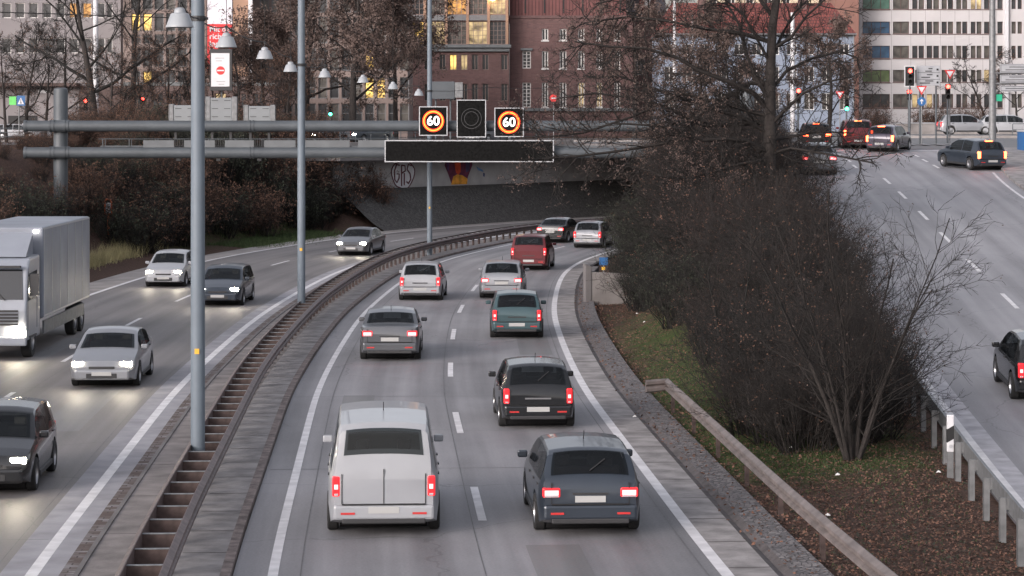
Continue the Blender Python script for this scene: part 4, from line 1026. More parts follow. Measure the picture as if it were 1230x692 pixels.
    if tailm=='brake':
        p=T(K['rw'][1]+.02,0); mb=MB(); mb.box(-.20,.20,p.y-.04,p.y+.02,p.z-.01,p.z+.035); mb.build('brake_light','brake',r)
    if beam:
        for sx in (-1,1):
            ld=bpy.data.lights.new('headlight_beam','SPOT'); ld.energy=22; ld.color=(1,.88,.70); ld.spot_size=math.radians(70); ld.spot_blend=1; ld.shadow_soft_size=.08
            lo=bpy.data.objects.new('headlight_beam',ld); col.objects.link(lo); lo.parent=r; lo.location=(sx*.6,L/2+.1,.66); lo.rotation_euler=(math.radians(84),0,0)
    return r
def on_road(s,Y,back=False):
    t=t_of(Y,s); x,y,_=at(t,s); return x,y,head(t)+(PI if back else 0)
PB=paint('dark_blue_grey',(.035,.045,.06)); PS=paint('silver',(.27,.28,.30),.35,.4); PW=paint('white_car',(.33,.34,.36),.35,0); PK=paint('black',(.015,.016,.018),.25,.2)
PR=paint('dark_red',(.11,.014,.018)); PG=paint('grey',(.12,.125,.135),.3,.5); PT=paint('teal',(.05,.09,.10)); PU=paint('plum_grey',(.045,.038,.058))
# away-going traffic
def go_car(name,label,cat,kind,p,s,Y,**k):
    x,y,r=on_road(s,Y+KIND[kind]['L']/2); return car(name,label,cat,kind,p,x,y,0,r,**k)
go_car('delivery_van','pale grey van with red tail lights lowest in the inner motorway lane','van','van',PW,1.75,41.0)
go_car('estate_car','dark estate car with lit tail lights nearest in the outer motorway lane','car','wagon',PB,5.25,41.0)
go_car('hatchback','dark hatchback following the curve just ahead of the nearest estate car','car','hatch',PK,5.3,55.5)
go_car('saloon_car','grey saloon car alone in the inner lane beyond the pale van','car','sedan',PG,1.7,71.5)
go_car('hatchback','small dark teal hatchback in the outer lane beside the concrete wing wall','car','hatch',PT,5.6,79)
go_car('hatchback','white hatchback in the inner lane where the road starts to bend','car','hatch',PW,1.7,96,)
go_car('estate_car','silver estate car in the outer lane past the wing wall','car','wagon',PS,4.9,97)
go_car('sport_utility','dark red sport utility car in the outer lane before the bridge','car','suv',PR,5.2,116)
go_car('saloon_car','dark saloon car in the inner lane close to the underpass','car','sedan',PK,1.8,143)
go_car('hatchback','silver hatchback half hidden by the hedge at the underpass','car','hatch',PS,5.2,137)
# oncoming traffic
def on_car(name,label,cat,kind,p,s,Y,**k):
    x,y,r=on_road(s,Y+KIND[kind]['L']/2,True); return car(name,label,cat,kind,p,x,y,0,r,lights='front',**k)
on_car('hatchback','nearest oncoming dark hatchback with bright headlights cut off by the frame','car','hatch',PK,-5.75,45.5,beam=True)
on_car('saloon_car','oncoming silver saloon with bright headlights left of the nearest lamp pole','car','sedan',PS,-5.75,64,beam=True)
on_car('estate_car','oncoming dark estate car with headlights behind the nearest lamp pole','car','wagon',PB,-5.9,93,beam=True)
on_car('hatchback','oncoming pale hatchback in the far lane behind the lorry','car','hatch',PW,-9.9,104,beam=True)
on_car('saloon_car','farthest oncoming dark saloon with headlights leaving the underpass','car','sedan',PG,-5.8,129,beam=True)
on_car('hatchback','oncoming hatchback half out of view ahead of the lorry','car','hatch',PG,-9.9,58,beam=True)
# ramp traffic
def ramp_car(name,label,kind,p,x,Y,rz=None,tailm='tail',**k):
    Yc=Y+KIND[kind]['L']/2; rz=-math.atan(.058) if rz is None else rz
    sl=math.atan((float(g(Yc+1.3))-float(g(Yc-1.3)))/2.6)
    return car(name,label,'car',kind,p,x,Yc,float(g(Yc))+.01,rz,slope=sl,tailm=tailm,**k)
ramp_car('hatchback','dark car on the exit ramp cut off by the picture edge','hatch',PK,12.75,56.5)
ramp_car('saloon_car','dark saloon climbing the ramp behind the twigs of the big tree','sedan',PG,pX(981,118),116)
ramp_car('estate_car','dark estate car with red lights waiting leftmost at the junction','wagon',PK,pX(983,143),142.5,tailm='brake')
ramp_car('sport_utility','dark red car with glowing brake lights waiting between two dark cars','suv',PR,pX(1031,142.5),141.5,tailm='brake')
ramp_car('hatchback','plum-grey car turning right with lit brake lights at the junction','hatch',PU,pX(1070,138),136.5,rz=-.42,tailm='brake')
ramp_car('hatchback','grey car alone on the wide ramp beside the corner pavement','hatch',PB,pX(1166,121),119,rz=.35,tailm='brake')
# cross street
def street_car(name,label,kind,p,X,Y,z,rz,**k): return car(name,label,'car',kind,p,X,Y,z,rz,**k)
street_car('estate_car','white estate car passing right on the cross street beside the mast','wagon',PW,pX(1213,180),180,6.27,-PI/2)
street_car('hatchback','silver hatchback on the cross street left of the tall grey mast','hatch',PS,pX(1161,180),180,6.27,-PI/2)
for q_,x,lab,p,kk in ((176,390,'silver car with headlights on the bridge near the gantry rails','PS','hatch'),(183,440,'dark car with headlights on the bridge left of the 60 display','PB','wagon'),(189,588,'car with headlights on the bridge seen between the two speed displays','PG','sedan')):
    street_car('saloon_car' if kk=='sedan' else ('hatchback' if kk=='hatch' else 'estate_car'),lab,kk,globals()[p],pX(x,q_),q_,S+.015,PI/2+.95,lights='front',sc=1)
street_car('estate_car','white car parked on the distant street at the white office','wagon',PW,pX(22,238),238,S,-PI/2)
street_car('sport_utility','silver car parked near the gantry post by the office','suv',PS,pX(52,243),243,S,-PI/2)
# lorry
x,y,rz=on_road(-10.3,77.3,True)
o=thing('box_lorry','pale blue-grey box lorry with lit headlights coming along the far oncoming lane','lorry',(x,y,0),rz)
lw=mat('lorry_box',(.22,.24,.28),.5,var=.22,scale=.5); lc=paint('lorry_cab',(.27,.29,.33),.35,0)
mb=MB(); mb.box(-1.25,1.25,-6.0,2.9,1.05,3.85); mb.build('cargo_box',lw,o,bevel=.06)
mb=MB()
for z in (1.09,3.77): mb.box(-1.262,-1.25,-5.95,2.85,z,z+.05); mb.box(1.25,1.262,-5.95,2.85,z,z+.05)
for k in range(7): 
    for sx in (-1,1): mb.box(min(sx*1.25,sx*1.262),max(sx*1.25,sx*1.262),-5.95+k*1.45,-5.90+k*1.45,1.14,3.77)
mb.build('box_trim','signframe',o)
mb=MB(); mb.box(-.45,.45,-5.8,5.2,.72,1.0); mb.build('chassis','black',o)
cab=MB(); cab.prism([(0,0)],0,0) if False else None
pts=[(3.15,.55),(5.35,.55),(5.42,1.45),(5.36,1.75),(5.12,2.75),(4.85,2.98),(3.25,3.05)]
mb=MB(); vs=[(-1.2,a,b) for a,b in pts]+[(1.2,a,b) for a,b in pts]; n=len(pts)
mb.add(vs,[tuple(range(n)),tuple(range(2*n-1,n-1,-1))]+[(i,i+n,(i+1)%n+n,(i+1)%n) for i in range(n)]); mb.build('cab',lc,o,bevel=.07)
mb=MB(); mb.add([(-1.08,5.375,1.80),(1.08,5.375,1.80),(1.02,5.165,2.68),(-1.02,5.165,2.68)],[(0,1,2,3)]); mb.add([(-1.08,5.36,1.80),(1.08,5.36,1.80),(1.02,5.15,2.68),(-1.02,5.15,2.68)],[(3,2,1,0)]); mb.build('windscreen','glass_dark',o)
for sx in (-1,1):
    mb=MB(); X=sx*1.206; mb.add([(X,3.75,1.75),(X,5.15,1.75),(X,4.98,2.55),(X,3.75,2.6)],[(0,1,2,3) if sx<0 else (3,2,1,0)]); mb.build('side_window','glass_dark',o)
    mb=MB(); mb.box(min(sx*.72,sx*1.14),max(sx*.72,sx*1.14),5.36,5.46,.72,.92); mb.build('headlight','head',o,bevel=.02)
    mb=MB(); mb.box(min(sx*1.24,sx*1.5),max(sx*1.24,sx*1.5),5.02,5.12,1.9,2.55); mb.tube([(sx*1.18,5.05,2.5),(sx*1.32,5.07,2.5)],.025,6); mb.build('wing_mirror','trim',o)
    mb=MB(); mb.box(min(sx*.95,sx*1.1),max(sx*.95,sx*1.1),2.86,2.93,3.68,3.76); mb.build('marker_light','marker',o)
    mb=MB(); mb.box(min(sx*1.16,sx*1.22),max(sx*1.16,sx*1.22),-5.0,2.6,.55,.95); mb.build('side_guard','galv',o)
    for yw in (4.35,-3.4,-4.75):
        mt=Matrix.Translation((sx*1.05,yw,.5))@Matrix.Rotation(sx*PI/2,4,'Y')
        mb=MB(); mb.lathe([(.28,-.15),(.47,-.15),(.5,-.12),(.5,.12),(.47,.15),(.30,.14)],24,mt=mt); ty=mb.build('wheel','rubber',o,smooth=35)
        mb=MB(); mb.lathe([(.30,.13),(.28,.04),(.1,.04),(.09,.12),(0,.12)],20,mt=mt); mb.build('rim','chrome',ty,smooth=30)
mb=MB()
for k in range(5): mb.box(-.95,.95,5.40,5.45,1.03+k*.10,1.09+k*.10)
mb.build('grille','trim',o)
mb=MB(); mb.tube([(-.55,5.41,1.78),(-.1,5.33,2.25)],.018,5); mb.tube([(.25,5.41,1.78),(.7,5.33,2.25)],.018,5); mb.build('wiper','black',o)
mb=MB(); mb.box(-1.0,1.0,5.19,5.42,2.74,2.80); mb.build('sun_visor','trim',o)
for sx in (-1,1):
    mb=MB(); 
    for yy in (3.72,5.18): mb.box(min(sx*1.2,sx*1.206),max(sx*1.2,sx*1.206),yy,yy+.015,.85,2.62)
    mb.build('door_seam','black',o)
    mb=MB(); mb.box(min(sx*1.0,sx*1.22),max(sx*1.0,sx*1.22),4.45-.6,4.45+.5,.62,.68) ; mb.build('step','trim',o)
mb=MB(); mb.box(-1.2,1.2,5.3,5.48,.42,.70); mb.build('bumper',lc,o,bevel=.05)
mb=MB(); mb.box(-.26,.26,5.482,5.49,.5,.61); mb.build('number_plate','plate',o)
mb=MB(); mb.add([(-1.0,3.3,3.04),(1.0,3.3,3.04),(1.0,4.5,3.02),(-1.0,4.5,3.02),(-1.0,3.3,3.7),(1.0,3.3,3.7)],[(0,3,2,1),(2,3,4,5),(0,1,5,4),(1,2,5),(0,4,3)]); mb.build('air_deflector',lc,o)
# ------------------------------------------------------------------ vegetation
def seg_mesh(name,segs,mats,parent=None,sides=4,quads=None,label=None,smooth=False):
    """segs: array n x 8 (p0,p1,r0,r1); quads: list of (centre, size, material index) leaf faces"""
    S_=np.array(segs,dtype=np.float64).reshape(-1,8); n=len(S_)
    p0,p1,r0,r1=S_[:,0:3],S_[:,3:6],S_[:,6],S_[:,7]
    d=p1-p0; d/=np.maximum(np.linalg.norm(d,axis=1),1e-6)[:,None]
    ref=np.where(np.abs(d[:,2:3])<.9,np.array([[0,0,1.]]),np.array([[1.,0,0]]))
    a=np.cross(d,ref); a/=np.linalg.norm(a,axis=1)[:,None]; b=np.cross(a,d)
    th=2*np.pi*np.arange(sides)/sides; cs=np.cos(th)[None,:,None]; sn=np.sin(th)[None,:,None]
    off=cs*a[:,None]+sn*b[:,None]
    V=np.concatenate([p0[:,None]+off*r0[:,None,None],p1[:,None]+off*r1[:,None,None]],axis=1).reshape(-1,3)
    base=(np.arange(n)*2*sides)[:,None]; k=np.arange(sides)[None]; k2=(k+1)%sides
    Fc=np.stack([base+k,base+k2,base+sides+k2,base+sides+k],axis=2).reshape(-1,4)
    mi=np.zeros(len(Fc),dtype=np.int32)
    if quads is not None and len(quads):
        Q=np.array(quads,dtype=np.float64); m=len(Q); rs_=np.random.RandomState(len(Q)%1000+5)
        u=rs_.normal(size=(m,3)); u/=np.linalg.norm(u,axis=1)[:,None]; w_=rs_.normal(size=(m,3)); w_=np.cross(u,w_); w_/=np.linalg.norm(w_,axis=1)[:,None]
        c=Q[:,:3]; s_=Q[:,3:4]; el=.55
        QV=np.stack([c-u*s_,c-w_*s_*el,c+u*s_,c+w_*s_*el],axis=1).reshape(-1,3)
        QF=(np.arange(m)*4)[:,None]+np.arange(4)[None]+len(V)
        V=np.concatenate([V,QV]); Fc=np.concatenate([Fc,QF]); mi=np.concatenate([mi,Q[:,4].astype(np.int32)])
    me=bpy.data.meshes.new(name); me.vertices.add(len(V)); me.vertices.foreach_set('co',V.astype(np.float32).ravel())
    me.loops.add(len(Fc)*4); me.loops.foreach_set('vertex_index',Fc.astype(np.int32).ravel())
    me.polygons.add(len(Fc)); me.polygons.foreach_set('loop_start',(np.arange(len(Fc))*4).astype(np.int32)); 
    for m in mats: me.materials.append(M[m])
    me.polygons.foreach_set('material_index',mi); me.update(calc_edges=True); me.validate()
    o=bpy.data.objects.new(name,me); col.objects.link(o)
    if parent is not None: o.parent=parent
    return o
def rv(s): return Vector((R.gauss(0,s),R.gauss(0,s),R.gauss(0,s)))
def grow(segs,tips,p,d,L,r,depth,P):
    """one branch; children leave along its length"""
    n=P.get('steps',4); st=L/n; q=Vector(p); dd=Vector(d).normalized(); r0=r
    pts=[(q.copy(),r0)]
    for i in range(n):
        dd=(dd+rv(P['wig'])+Vector((0,0,P['up']))).normalized()
        q2=q+dd*st; r1=r*(1-(i+1)/n*.62); segs.append((*q,*q2,r0,r1)); q=q2; r0=r1; pts.append((q.copy(),r0))
        if depth>0:
            k=P['kids'][depth]; m=int(k/n)+(1 if R.random()<(k/n-int(k/n)) else 0)
            if i==0 and depth==P['max']: m=0
            for _ in range(m):
                side=rv(1); side=(side-dd*side.dot(dd)).normalized(); ang=P['ang']*(.7+.6*R.random())
                cd=(dd*math.cos(ang)+side*math.sin(ang)).normalized(); f=R.random()
                grow(segs,tips,q-dd*st*f,cd,L*P['lr']*(.65+.6*R.random())*(1-.35*i/n),max(r1*P['rr'],P['rmin']),depth-1,P)
    if depth<=P.get('tipd',0): tips.append(q.copy())
def clusters(tips,frac,n,rad,size,mi=1):
    q=[]
    for t in tips:
        if R.random()<frac:
            c=t+rv(rad*.4)
            for _ in range(n): v=c+rv(rad*.45); q.append((v.x,v.y,v.z,size*(.6+.8*R.random()),mi))
    return q
def tree(name,label,loc,h,r,P,mat_='twig',seed=1,cl=None,group=None,limbs=7,lean=(0,0),cat='tree',start=.3,flat=.6):
    R.seed(seed); o=thing(name,label,cat,loc,0,group); segs=[]; tips=[]; tr=[]
    q=Vector((0,0,-.2)); dd=Vector((lean[0],lean[1],1)).normalized(); n=8; rr_=r; pts=[]
    for i in range(n):
        dd=(dd+Vector((R.gauss(0,.05),R.gauss(0,.05),.06))).normalized(); q2=q+dd*(h/n); r1=r*(1-.85*(i+1)/n); tr.append((*q,*q2,rr_,r1)); pts.append((q,q2,rr_,r1)); q=q2; rr_=r1
    for k in range(limbs):
        f=start+(1-start)*(k+.5)/limbs; i=min(n-1,int(f*n)); a,b,ra,rb=pts[i]; p=a+(b-a)*(f*n-i)
        az=2.4*k+R.random(); el=.35+.7*f
        d=Vector((math.cos(az),math.sin(az)*flat,el)); grow(segs,tips,p,d,h*(.62-.34*f),max(.55*rb,.03),P['max'],P)
    seg_mesh('trunk',tr,['bark'],o,8)
    seg_mesh('crown',segs,[mat_,cl[4]] if cl else [mat_],o,4,clusters(tips,cl[0],cl[1],cl[2],cl[3]) if cl else None)
    return o
PB1=dict(steps=4,wig=.15,up=.04,kids=[0,7,7,7],ang=.75,lr=.52,rr=.55,rmin=.010,max=3,tipd=0)
PB2=dict(steps=4,wig=.16,up=.03,kids=[0,5,6,6],ang=.8,lr=.55,rr=.5,rmin=.012,max=3,tipd=1)
# the big bare tree in the island thicket
R.seed(11); BY=93.0; bx=pX(927,BY); bz=hz(bx,BY)
o=thing('bare_tree','big bare dark-trunked tree towering from the thicket beside the waiting cars','tree',(bx,BY,bz))
def lp(path,dY=0):
    out=[]
    for i,(x,y) in enumerate(path):
        Y=BY+dY*i/max(1,len(path)-1); out.append(Vector((pX(x,Y)-bx,Y-BY,pZ(y,Y)-bz)))
    return out
tr=[]; segs=[]; tips=[]
def path_seg(pts,r0,r1,out):
    n=len(pts)-1
    for i in range(n): out.append((*pts[i],*pts[i+1],r0+(r1-r0)*i/n,r0+(r1-r0)*(i+1)/n))
path_seg([Vector((0,0,-.4)),Vector((.02,0,1.0))]+lp([(926,230),(924,190),(925,150),(925,110),(926,70),(928,30),(934,-10),(938,-70)]),.31,.13,tr)
PT=dict(steps=4,wig=.17,up=.02,kids=[0,5,6,6],ang=.8,lr=.55,rr=.5,rmin=.0105,max=2,tipd=1)
LIMBS=[([(922,185),(914,179),(899,170),(873,167),(844,169),(813,154),(772,150),(735,148)],-2,.085),
([(923,150),(911,147),(880,150),(844,150),(827,143),(800,128),(762,118),(715,112),(670,118)],1.5,.08),
([(920,200),(914,193),(879,199),(850,209),(820,215),(790,212)],-3,.06),
([(924,132),(905,112),(880,100),(838,84),(815,70),(775,58),(730,56),(690,50)],-1,.085),
([(924,120),(906,90),(895,60),(888,30),(872,2),(850,-30)],2,.08),
([(925,75),(908,45),(893,18),(872,0),(846,-12)],-2,.06),
([(927,70),(940,40),(955,15),(975,-5)],2,.07),([(927,60),(950,45),(968,20),(985,5),(1000,-10)],-1,.055),
([(926,150),(945,130),(965,112),(995,98),(1025,92)],-2,.065),
([(926,185),(950,178),(975,182),(1010,188),(1050,196)],-3,.05),([(924,170),(945,165),(985,158),(1025,160)],2,.05),
([(924,100),(900,100),(870,120),(830,122),(790,108),(745,92),(700,92)],3,.07),
([(925,110),(945,85),(975,70),(1010,62),(1030,70)],1,.055),([(924,50),(890,40),(850,35),(800,25),(755,20),(700,28)],1,.07),
([(924,205),(900,215),(870,235),(840,250)],-4,.045),([(922,160),(890,140),(850,130),(800,172),(740,182),(690,188),(640,192)],-2,.07),([(924,140),(880,128),(820,112),(760,140),(700,160),(650,165)],0,.06),([(928,20),(910,-5),(880,-25),(820,-20),(770,-8),(715,5)],0,.07)]
leafy=[]
for path,dY,r in LIMBS:
    pts=lp(path,dY); path_seg(pts,r*1.3,.028,segs)
    for i in range(1,len(pts)):
        a,b=pts[i-1],pts[i]; d=(b-a); L=d.length
        for _ in range(max(3,int(L*4.0))):
            f=R.random(); p=a+d*f; side=rv(1); side=(side-d*(side.dot(d)/L/L)).normalized()
            cd=(d/L*.6+side*.8+Vector((0,0,.15))).normalized(); tp=[]
            grow(segs,tp,p,cd,.9+1.3*R.random(),.026,2,PT); tips+=tp
            if p.x<-1.5: leafy+=tp
seg_mesh('trunk',tr,['bark'],o,10)
seg_mesh('crown',segs,['twig','seed'],o,4,clusters(leafy,.38,8,.15,.034)+clusters(tips,.02,4,.10,.028))
# multi-stemmed small tree in front, beside the ramp
def multistem(name,label,loc,stems,P,h,seed,spread,matk='twig',kmax=2,cat='tree',cl=None,group=None,r=.05):
    R.seed(seed); o=thing(name,label,cat,loc,0,group); tr=[]; segs=[]; tips=[]
    for k in range(stems):
        az=2*PI*k/stems+R.gauss(0,.3); sp=spread*(.3+.9*R.random()); q=Vector((.10*math.cos(az),.10*math.sin(az),-.15)); d=Vector((math.cos(az)*sp*.35,math.sin(az)*sp*.35,1)); n=7; rr_=r*(.7+.6*R.random()); hh=h*(.6+.45*R.random()); tgt=Vector((math.cos(az)*sp,math.sin(az)*sp,1)).normalized()
        for i in range(n):
            d=(d.normalized()*.8+tgt*.3+rv(.07)).normalized(); q2=q+d*hh/n; r1=rr_*.84
            (tr if i<3 else segs).append((*q,*q2,rr_,r1)); q=q2; rr_=r1
            if i>=1:
                for _ in range(kmax):
                    side=rv(1); side=(side-d*side.dot(d)).normalized(); grow(segs,tips,q-d*R.random()*hh/n,(d*.75+side*.7).normalized(),hh*.30*(1.1-.5*i/n),max(rr_*.5,.007),2,P)
    seg_mesh('trunk',tr,['bark'],o,6); seg_mesh('crown',segs,[matk,(cl or (0,0,0,0,'seed'))[4]],o,3,clusters(tips,cl[0],cl[1],cl[2],cl[3]) if cl else None)
    return o
PS_=dict(steps=3,wig=.13,up=.06,kids=[0,4,5],ang=.6,lr=.55,rr=.5,rmin=.0045,max=2,tipd=0)
sx_,sy_=6.85,48.7
multistem('bare_tree','multi-stemmed bare tree on the mossy grass next to the ramp guard rail',(sx_,sy_,hz(sx_,sy_)),12,PS_,5.9,21,.62,'twig',3,cl=(.05,3,.05,.02,'seed'),r=.05)
multistem('bare_tree','thin-stemmed young tree beside the mossy patch, left of the multi-stemmed one',(5.45,60.5,hz(5.45,60.5)),2,PS_,5.0,23,.25,'twig_g',3,r=.07)
# dense shrub variants
def shrub(name,label,loc,seed,h,w,n,matk,P,cl=None,group=None,cat='shrub',sides=3,rb=.02):
    R.seed(seed); o=thing(name,label,cat,loc,R.random()*6,group); tr=[]; segs=[]; tips=[]
    for k in range(n):
        az=R.random()*6.283; rad=R.random()**.6*w*.38; b=Vector((math.cos(az)*rad,math.sin(az)*rad,-.2)); lean=(.08+.50*R.random())
        d=Vector((math.cos(az)*lean,math.sin(az)*lean,1)).normalized(); grow(segs,tips,b,d,h*(.55+.55*R.random()),rb,2,P)
        if k<18: m1=b+d*h*.35+rv(.05); m2=m1+(d+rv(.12))*h*.3; tr+=[(*b,*m1,rb*1.3,rb*.95),(*m1,*m2,rb*.95,rb*.6)]
    seg_mesh('stems',tr,['bark_l'],o,5); seg_mesh('twigs',segs,[matk,(cl or (0,0,0,0,'leaf_d'))[4]],o,sides,clusters(tips,cl[0],cl[1],cl[2],cl[3]) if cl else None)
    return o
PD=dict(steps=4,wig=.16,up=.02,kids=[0,5,7],ang=.75,lr=.42,rr=.55,rmin=.0065,max=2,tipd=0)
THK='shrubs of the dark thicket between the motorway and the ramp'
TL='dense leafless dark brown shrub in the thicket between motorway and ramp'
V=[]
for i,(sd,mk,cl) in enumerate(((31,'twig_g',(.08,3,.12,.035,'leaf_d')),(32,'twig',(.06,3,.1,.03,'leaf_d')),(33,'twig_r',(.10,3,.1,.03,'leaf_d')),(34,'twig_g',(.22,5,.15,.04,'leaf_g')))):
    V.append(shrub('thicket_shrub',TL,(0,0,0),sd,3.1,2.6,95,mk,PD,cl,THK))
def island(Y):   # left and right limits
    t=t_of(Y,RE); x=at(t,RE)[0]; return x,E(Y)-1.0
spots=[]; R.seed(77)
def place(v,x,y,sc,first={}):
    z=hz(x,y)
    if id(v) not in first: first[id(v)]=1; c=v
    else: c=copy_tree(v)
    c.location=(x,y,z-.1); c.rotation_euler=(0,0,R.random()*6.28); c.scale=(sc*(.9+.3*R.random()),sc*(.9+.3*R.random()),sc)
    return c
Y=55.0
def thick_lo(Y): return float(np.interp(Y,[55,60,66,75,84,92,100,115,130,145],[7.2,6.3,6.1,6.0,5.8,5.5,5.9,6.5,7.2,9.0]))
while Y<142:
    a,b=island(Y); lo=max(thick_lo(Y),a+1.5); b=max(b-.5,lo+1)
    n=max(2,int((b-lo)/1.45)+1)
    for k in range(n):
        x=lo+(b-lo)*(k+.5-.5*(k==0))/n+R.gauss(0,.2); y=Y+R.gauss(0,.4)
        hgt=float(np.interp(Y,[55,70,85,100,120],[.62,.80,.92,1.0,1.0]))*(.85+.3*R.random())*(.72 if k==0 else 1)
        v=V[R.choice((0,1,1,2))] if not (k==0 and Y>72) else V[R.choice((0,3,3))]
        spots.append(place(v,x,y,hgt))
    Y+=1.8 if Y<80 else 2.2
# leaning scrub around the foot of the multi-stemmed tree
for x,y,s in ((6.2,50.2,.62),(6.9,50.9,.72),(5.9,51.8,.66),(7.5,51.6,.60),(5.4,53.6,.68),(6.8,53.4,.85),(7.9,54.6,.75),(6.1,55.4,.85),(7.0,56.8,.95)): place(V[R.choice((0,1))],x,y,s)
# left bank shrubs
LB='shrubs covering the bank left of the motorway'
TB='brown leafless shrub with dry leaves on the bank behind the sign gantry'
W_=[shrub('bank_shrub',TB,(0,0,0),sd,3.2,3.0,80,mk,PD,cl,LB) for sd,mk,cl in ((41,'twig_r',(.55,6,.16,.05,'leaf_d')),(42,'twig',(.25,5,.15,.05,'leaf_d')),(43,'twig_g',(.3,6,.18,.05,'leaf_g')))]
R.seed(5)
for Y in np.arange(99,170,2.9):
    for s in (-17.6,-19.4,-21.4,-23.6,-26.2,-29.5):
        t=t_of(Y,s); x,y,_=at(t,s); x+=R.gauss(0,.6); y+=R.gauss(0,.8)
        if x<-40 or (x>-11.5 and y>150) or abs(y-125.2)<1.2: continue
        if x/y*F+615<-60 or x/y*F+615>450: continue
        if s>-19 and y<126: continue
        zg=hz(x,y)
        if zg<.0: continue
        zmax=4.6 if y<126 else 5.2 if y<135 else 6.0 if y<150 else 8.0
        sc_=min(.75+.45*R.random(),(zmax-zg)/3.6)
        if sc_<.27 and s>-21: continue
        sc_=max(sc_,.27+.12*R.random())
        v=W_[2] if (R.random()<.28 and x>-24) else W_[R.choice((0,1))]
        place(v,x,y,sc_)
for x,y in ((-13.8,156),(-12.9,158),(-15,159),(-17,161.5),(-14.2,160.5),(-20,163),(-24,164)): place(W_[R.choice((1,2))],x,y,.9)
R.seed(8)
for k in range(24):
    x=-30+k*.9; q=place(W_[R.choice((0,0,1))],x,166+R.random()*1.5 if x<-16 else 164,.55+.45*R.random())
# trees on the left
BR='brown seeded trees on the far street'
SEED=(.85,8,.26,.075,'seed')
def PXt(x,Y): return pX(x,Y)
tree('seeded_tree','broad tree full of brown seed clusters behind the bell lamps',(PXt(425,192),192,S),13.5,.34,PB2,'twig',51,(.95,15,.40,.10,'seed'),limbs=12,lean=(-.06,0),start=.22,flat=.9)
tree('seeded_tree','brown seeded tree directly right of the second lamp pole',(PXt(368,205),205,S),13.5,.30,PB2,'twig_r',52,(.95,14,.40,.10,'seed'),limbs=11,start=.25,flat=.9)
tree('seeded_tree','lower brown seeded tree between the tan column and second lamp pole',(PXt(322,198),198,S),9.0,.22,PB2,'twig_r',53,(.9,12,.36,.09,'seed'),limbs=9,start=.2,flat=.9)
tree('seeded_tree','brown seeded tree reaching over the corner of the red brick building',(PXt(475,210),210,S),12.5,.26,PB2,'twig_r',54,(.95,13,.38,.10,'seed'),limbs=10,start=.3,flat=.9)
tree('bare_tree','large forked bare tree just right of the gantry post, before the pale office',(PXt(118,182),182,S),14.0,.36,PB1,'twig_g',61,None,limbs=11,lean=(-.08,0),start=.25)
tree('bare_tree','tall bare tree left of the nearest lamp pole, before the lit windows',(PXt(152,188),188,S),14.5,.30,PB1,'twig_g',62,None,limbs=11,lean=(.10,0),start=.25)
tree('bare_tree','small bare tree behind the pedestrian crossing sign',(PXt(32,192),192,S),8.5,.18,PB1,'twig_g',63,None,limbs=9,start=.25)
tree('bare_tree','thin bare tree behind the gantry post',(PXt(82,200),200,S),9.5,.20,PB1,'twig_g',64,None,limbs=9,start=.25)
tree('bare_tree','bushy bare tree just right of the nearest lamp pole under the banner',(PXt(290,185),185,S),7.0,.16,PB1,'twig_r',65,(.3,4,.2,.05,'leaf_d'),limbs=10,start=.15)
tree('bare_tree','bushy bare tree left of the nearest lamp pole above the sign backs',(PXt(200,186),186,S),7.5,.16,PB1,'twig_r',66,(.3,4,.2,.05,'leaf_d'),limbs=10,start=.15)
for k,(x,Y,h,lab) in enumerate(((172,180,7.0,'scrubby bare tree just left of the nearest lamp pole, low'),(228,183,6.5,'low scrubby tree between the nearest pole and the white no-entry panel'),(262,190,6.0,'low scrubby tree behind the white no-entry panel'),(132,178,6.2,'low scrubby tree at the foot of the large forked bare tree'),(345,180,6.0,'low scrubby tree under the second lamp pole wire'),(55,196,8.0,'bare tree between the crossing sign and the gantry post'),(8,190,8.0,'bare tree at the far left corner of the pale office'))):
    tree('bare_tree',lab,(PXt(x,Y),Y,S),h,.15,PB1,'twig_g' if k%2 else 'twig_r',90+k,(.25,4,.2,.05,'leaf_d'),limbs=10,start=.12)
for k,(x,Y,h,lab) in enumerate(((762,185,9,'seeded tree before the brick wall, left in the pair near the red roof'),(835,178,8,'seeded tree screening the pale blue house below the red roof'),(995,182,7.5,'bushy bare tree by the green traffic light before the pale blue house'),(880,175,6.5,'low bushy tree just left of the big tree trunk before the blue house'))):
    tree('seeded_tree',lab,(PXt(x,Y),Y,6.1),h,.2,PB2,'twig_r',70+k,(.7,9,.30,.08,'seed'),limbs=9,start=.2)
tree('bare_tree','slender dark bare tree before the white office, right of the second signal post',(PXt(1190,205),205,6.2),6.2,.14,PB1,'twig_g',81,None,limbs=8,lean=(-.28,0),start=.3)
tree('bare_tree','small bare tree behind the street mast boards',(PXt(1222,200),200,6.2),6.0,.12,PB1,'twig_g',82,(.2,3,.15,.05,'leaf_d'),limbs=8,start=.3)
for k,(x,lab) in enumerate(((1052,'low pale bush at the junction left of the red traffic lights'),(1120,'low pale bush before the white office under the blue arrow'),(1165,'low pale bush before the white office near the cross street'))):
    c=place(W_[0],PXt(x,200),200,.75); c['label']=lab; c.location.z=6.2
